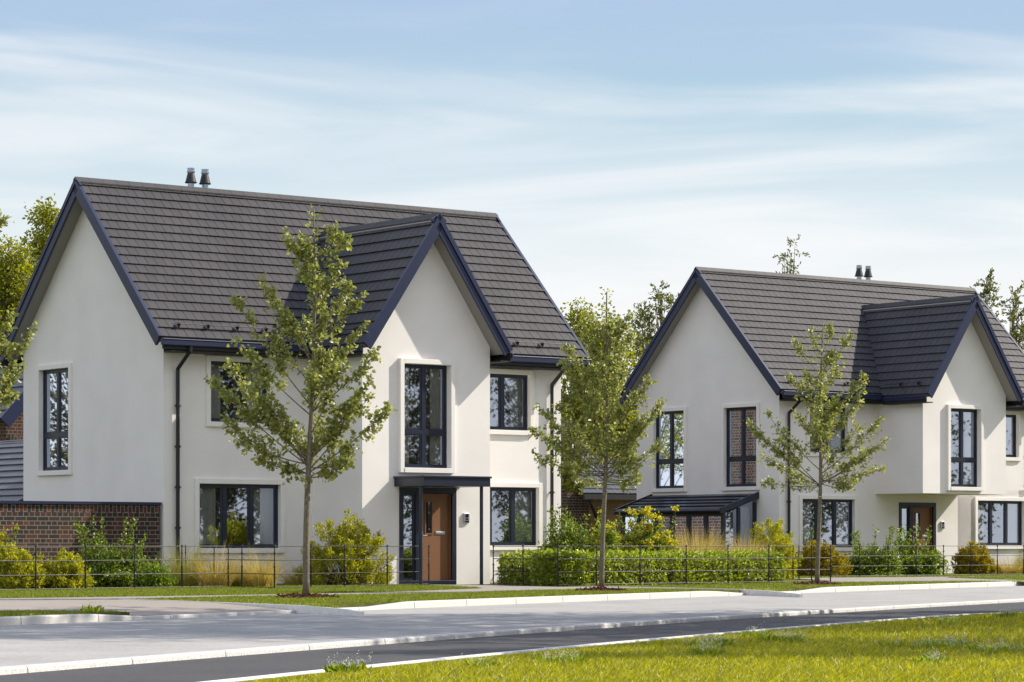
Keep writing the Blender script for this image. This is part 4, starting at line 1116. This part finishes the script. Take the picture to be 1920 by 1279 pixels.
railing(lin(*la, [-60, 428]), lin(*la, [-27, 67, 160, 252, 341, 428]), 'black iron railing before the brick wall and left shrubs')
aret = [gp(514.6, 1105), gp(305, 1098.2)]
railing(aret, [gp(453.6, 1103.0), gp(401.5, 1101.4), gp(348, 1099.6), gp(311, 1098.4)], 'black iron return railing running back through the straw grass tufts')
l2 = ((514.6, 1105), (804, 1097.3))
railing(lin(*l2, [514.6, 804]), lin(*l2, [514.6, 583, 646, 726, 804]), 'black iron railing before the big golden conifer, ending at the door')
railing([gp(804, 1097.3), gp(700, 1094.6)], [gp(741, 1095.7)], 'short black return railing beside the front door of the nearer house')
railing([tuple(fb0), tuple(fr0)], [gp(925, 1095.9), gp(980.6, 1097.5)], 'black iron railing along the left end of the hedge')
lb = ((1046, 1099.3), (1557, 1091.6))
railing(lin(*lb, [1046, 1557]), lin(*lb, [1046, 1118, 1200, 1286.6, 1365, 1441.5, 1521.7, 1557]), 'long black iron railing in front of the hedge')
railing([gp(1557, 1091.6), gp(1470, 1087.4)], [gp(1498, 1088.8), gp(1487, 1088.2)], 'short black return railing at the right end of the hedge')
lc = ((1592, 1082.3), (1919, 1078.3))
railing(lin(*lc, [1560, 1990]), lin(*lc, [1611.7, 1665, 1717.7, 1769, 1820, 1870, 1919]), 'black iron railing before the farther house')
ld = ((1740, 1074.2), (1919, 1073.2))
railing(lin(*ld, [1755, 1990]), lin(*ld, [1763.5, 1778.5, 1858, 1864]), 'black iron railing close to the farther house wall', top=.96)

# ------------------------------------------------------------------ mulch rings
for (bx_, by_, w) in ((574, 1122, .55), (1128, 1109, .5), (1532, 1097, .55)):
    g = np.random.default_rng(bx_); x, y = gp(bx_, by_)
    n = 900; a = g.uniform(0, 6.283, n); r = np.sqrt(g.uniform(0, 1, n)) * w
    C = np.stack([np.cos(a) * r, np.sin(a) * r, .01 + .05 * (1 - r / w) + g.uniform(0, .02, n)], 1)
    o = leaves('bark_mulch', C, g.normal(0, 1, (n, 3)) * np.array([1, 1, .35]), g.uniform(.04, .09, n), M['mulch'], None, ratio=.5, loc=(x, y, 0)); o['kind'] = 'stuff'

# ------------------------------------------------------------------ grass
def inpoly(P, poly):
    x, y = P[:, 0], P[:, 1]; poly = np.asarray(poly); n = len(poly); inside = np.zeros(len(P), bool); j = n - 1
    for i in range(n):
        xi, yi = poly[i]; xj, yj = poly[j]
        c = ((yi > y) != (yj > y)) & (x < (xj - xi) * (y - yi) / (yj - yi + 1e-12) + xi)
        inside ^= c; j = i
    return inside
def blades(name, XY, z, h, w, mat, lean=.5, seed=1, wind=(.35, 0), hs=1.0):
    g = np.random.default_rng(seed); n = len(XY)
    a = g.uniform(0, 6.283, n); hh = h * hs * g.uniform(.55, 1.25, n); ww = w * g.uniform(.7, 1.3, n)
    lx = g.normal(0, lean, n) * hh + wind[0] * hh; ly = g.normal(0, lean, n) * hh + wind[1] * hh
    b = np.stack([XY[:, 0], XY[:, 1], np.full(n, z)], 1); sd = np.stack([np.cos(a) * ww, np.sin(a) * ww, np.zeros(n)], 1)
    md = b + np.stack([lx * .35, ly * .35, hh * .6], 1); tp = b + np.stack([lx, ly, hh * .95], 1)
    V = np.stack([b - sd, b + sd, md + sd * .7, md - sd * .7, tp + sd * .08, tp - sd * .08], 1).reshape(-1, 3)
    k = np.arange(n)[:, None] * 6
    Fc = np.concatenate([k + np.array([[0, 1, 2, 3]]), k + np.array([[3, 2, 4, 5]])], 1).reshape(-1, 4)
    o = np_mesh(name, V, Fc, M[mat]); o['kind'] = 'stuff'; return o
# foreground verge: in view only plus a margin
g = np.random.default_rng(90)
n = 330000
Y = 1 / g.uniform(1 / 50., 1 / 21., n)      # denser near the camera
X = g.uniform(-4, 11, n)
ok = (X < Y * .177 + .9) & (X > -Y * .11 - .3)
P = np.stack([X, Y], 1)[ok]
fpoly = [tuple(p) for p in ln] + [(60, 0), (-5, 0)]
P = P[inpoly(P, fpoly)]
lnd = resamp(ln[:-1], 500)
dist = np.full(len(P), 9.0)
for q in lnd: dist = np.minimum(dist, np.hypot(P[:, 0] - q[0], P[:, 1] - q[1]))
keep = dist > .10; P = P[keep]; dist = dist[keep]
blades('grass', P, -.165, .075, .0055, 'grass', .55, 91, (.30, -.1), np.clip(.22 + .78 * (dist - .1) / .5, .22, 1))
# verges in front of the railings
k1c = offset(k1, .22)
regs = [gpoly([(-60, 1110.5), (67, 1107.4), (428, 1101.5), (514, 1103.5), (726, 1097.5), (840, 1099.5), (905, 1103.2), (780, 1108.2), (560, 1113.6), (300, 1118), (-60, 1122.6)]),
        gpoly([(248, 1125), (420, 1120.4), (700, 1115.4), (840, 1113), (1000, 1108), (1122, 1105.4), (1190, 1104.8)]) + [tuple(p) for p in k1c[DW[0][1] + 1:DW[1][0]][::-1]] + gpoly([(640, 1139.3), (480, 1132.8)]),
        gpoly([(-60, 1147.4), (180, 1147.2)]) + [tuple(p) for p in k1c[:DW[0][0] + 1][::-1]],
        gpoly([(1046, 1100.6), (1250, 1097.6), (1557, 1092.2), (1600, 1092.5), (1800, 1090.4), (2000, 1091.6)]) + [tuple(p) for p in k1c[DW[1][1] + 1:][::-1]] + gpoly([(1500, 1109.4), (1380, 1105.4), (1250, 1102.2), (1140, 1100.4)]),
        gpoly([(1440, 1079), (1990, 1074), (1990, 1078.2), (1830, 1080.2), (1700, 1082), (1560, 1082.8), (1440, 1084.6)]),
        gpoly([(1775, 1083), (1850, 1082.2), (2000, 1079.8), (2000, 1089), (1850, 1086)]),
        gpoly([(-60, 1102), (320, 1097), (720, 1094), (725, 1097.5), (514, 1103), (428, 1101.5), (67, 1107), (-60, 1109)]),
        gpoly([(930, 1095.5), (1500, 1087), (1555, 1091), (1046, 1099)])]
VP = []
for i, r in enumerate(regs):
    r = np.array(r); lo, hi = r.min(0), r.max(0); area = (hi - lo).prod(); n = int(min(area * 700, 160000))
    Q = g.uniform(lo, hi, (n, 2)); Q = Q[inpoly(Q, r)]; VP.append(Q)
VP = np.concatenate(VP)
blades('grass', VP, -.005, .042, .007, 'vgrass', .55, 92, (.25, 0))

# weeds with pale seed heads in the foreground grass
def weed(x, y, seed, sc=1.0, seeds=True):
    g = np.random.default_rng(seed); root = empty('flowering_weed', (x, y, -.16))
    tag(root, 'small green weed tuft with pale seed heads in the foreground grass', 'weed', 'weeds in the foreground grass')
    n = 60; a = g.uniform(0, 6.283, n); C = np.stack([np.cos(a), np.sin(a), 0 * a], 1) * np.sqrt(g.uniform(0, 1, n))[:, None] * .14 * sc + np.array([0, 0, .02])
    leaves('foliage', C, np.stack([np.cos(a) * .5, np.sin(a) * .5, np.ones(n)], 1) + g.normal(0, .25, (n, 3)), g.uniform(.05, .12, n) * sc, M['weed'], root, ratio=.2)
    if seeds:
        SCs = []; SD = []
        for k in range(7):
            b = g.normal(0, .09, 3) * sc; b[2] = 0; hh = g.uniform(.12, .2) * sc; d = np.array([g.normal(.1, .15), g.normal(0, .15), 1])
            f = g.uniform(.45, 1, 13)[:, None]; SCs.append(b + d * hh * f + g.normal(0, .010, (13, 3)) * np.array([1.6, 1.6, 1])); SD.append(d * .6 + g.normal(0, .7, (13, 3)))
        leaves('seed_head', np.concatenate(SCs), np.concatenate(SD), g.uniform(.010, .022, 91) * sc, M['seed'], root, ratio=.4)
k = 0
for (px, py, m, sx, sy) in ((1310, 1208, 5, 60, 5), (1440, 1200, 7, 90, 5), (1340, 1226, 2, 40, 5), (1720, 1213, 6, 70, 4), (1860, 1220, 6, 70, 6), (890, 1250, 2, 20, 5), (1060, 1240, 3, 50, 5), (655, 1257, 3, 14, 3), (1780, 1166, 3, 14, 3), (1885, 1152.5, 2, 14, 1.5), (1740, 1245, 2, 14, 3)):
    for i in range(m):
        x, y = gp(px + g.normal(0, sx * .55), py + 8 + g.normal(0, sy * .6), -.16); weed(x, y, 200 + k, g.uniform(.7, 1.0)); k += 1
x, y = gp(170, 1150); weed(x, y, 199, 1.0)
o = [q for q in bpy.data.objects if q.name.startswith('flowering_weed')][-1]; o.location.z = 0; o['label'] = 'small weed growing beside the dropped kerb at left'; del o['group']

# ------------------------------------------------------------------ sky, sun, camera
SUN = Vector((1.43 * math.cos(TH) + .517 * math.sin(TH), 1.43 * math.sin(TH) - .517 * math.cos(TH), 1.25)).normalized()
elev = math.asin(SUN.z); azi = math.atan2(SUN.x, SUN.y)
sd = bpy.data.lights.new('sun', 'SUN'); sd.energy = 5.0; sd.angle = rad(.5); sd.color = (1, .92, .80)
so = bpy.data.objects.new('sun', sd); COL.objects.link(so); so.rotation_euler = SUN.to_track_quat('Z', 'Y').to_euler()
w = bpy.data.worlds.new('World'); SC.world = w; w.use_nodes = True; nt = w.node_tree
bg = nt.nodes['Background']
sk = N(nt, 'ShaderNodeTexSky'); sk.sky_type = 'NISHITA'; sk.sun_disc = False; sk.sun_elevation = elev; sk.sun_rotation = azi
sk.air_density = 1.0; sk.dust_density = .6; sk.ozone_density = 1.5
tc = N(nt, 'ShaderNodeTexCoord'); sp = N(nt, 'ShaderNodeSeparateXYZ'); nt.links.new(tc.outputs['Generated'], sp.inputs[0])
zc = N(nt, 'ShaderNodeMath', operation='MAXIMUM'); zc.inputs[1].default_value = 0; nt.links.new(sp.outputs['Z'], zc.inputs[0])
za = N(nt, 'ShaderNodeMath', operation='ADD'); za.inputs[1].default_value = .05; nt.links.new(zc.outputs[0], za.inputs[0])
dx = N(nt, 'ShaderNodeMath', operation='DIVIDE'); nt.links.new(sp.outputs['X'], dx.inputs[0]); nt.links.new(za.outputs[0], dx.inputs[1])
dy = N(nt, 'ShaderNodeMath', operation='DIVIDE'); nt.links.new(sp.outputs['Y'], dy.inputs[0]); nt.links.new(za.outputs[0], dy.inputs[1])
cb = N(nt, 'ShaderNodeCombineXYZ'); nt.links.new(dx.outputs[0], cb.inputs[0]); nt.links.new(dy.outputs[0], cb.inputs[1])
mp = N(nt, 'ShaderNodeMapping'); mp.inputs['Scale'].default_value = (.85, 1.05, 1); mp.inputs['Location'].default_value = (3.1, .4, 0); mp.inputs['Rotation'].default_value = (0, 0, rad(4))
nt.links.new(cb.outputs[0], mp.inputs[0])
n1 = N(nt, 'ShaderNodeTexNoise'); n1.inputs['Scale'].default_value = .85; n1.inputs['Detail'].default_value = 8; n1.inputs['Roughness'].default_value = .5; n1.inputs['Distortion'].default_value = 1.0
nt.links.new(mp.outputs[0], n1.inputs['Vector'])
cm = N(nt, 'ShaderNodeMapRange', interpolation_type='SMOOTHSTEP'); cm.inputs['From Min'].default_value = .42; cm.inputs['From Max'].default_value = .68
nt.links.new(n1.outputs['Fac'], cm.inputs['Value'])
cr = N(nt, 'ShaderNodeValToRGB')
els = cr.color_ramp.elements
els[0].position = 0; els[0].color = (.92, .895, .875, 1); els[1].position = 1; els[1].color = (.12, .24, .58, 1)
for p, c in ((.08, (.84, .835, .83, 1)), (.115, (.66, .735, .775, 1)), (.15, (.40, .555, .665, 1)), (.195, (.375, .49, .69, 1)), (.28, (1.15, 1.11, 1.08, 1)), (.5, (.72, .80, .92, 1))):
    q = els.new(p); q.color = c
nt.links.new(zc.outputs[0], cr.inputs['Fac'])
mxn = N(nt, 'ShaderNodeMix', data_type='RGBA'); mxn.inputs[0].default_value = .9
sks = N(nt, 'ShaderNodeMix', data_type='RGBA', blend_type='MULTIPLY'); sks.inputs[0].default_value = 1; sks.inputs[7].default_value = (.1, .1, .1, 1)
nt.links.new(sk.outputs[0], sks.inputs[6]); nt.links.new(sks.outputs[2], mxn.inputs[6]); nt.links.new(cr.outputs['Color'], mxn.inputs[7])
mc = N(nt, 'ShaderNodeMix', data_type='RGBA'); mc.inputs[7].default_value = (.84, .84, .85, 1)
cf = N(nt, 'ShaderNodeMath', operation='MULTIPLY'); cf.inputs[1].default_value = .62; nt.links.new(cm.outputs['Result'], cf.inputs[0])
nt.links.new(cf.outputs[0], mc.inputs[0]); nt.links.new(mxn.outputs[2], mc.inputs[6])
nt.links.new(mc.outputs[2], bg.inputs['Color']); bg.inputs['Strength'].default_value = .9

cam = bpy.data.cameras.new('camera'); co = bpy.data.objects.new('camera', cam); COL.objects.link(co)
co.location = (0, 0, H); co.rotation_euler = (rad(90), 0, 0)
cam.sensor_width = 36; cam.lens = F * 36 / 1920; cam.shift_x = (960 - CX) / 1920; cam.shift_y = (CY - 639.5) / 1920
cam.clip_start = .5; cam.clip_end = 4000
SC.camera = co
SC.view_settings.view_transform = 'Standard'; SC.view_settings.look = 'None'; SC.view_settings.gamma = 1; SC.view_settings.exposure = .40
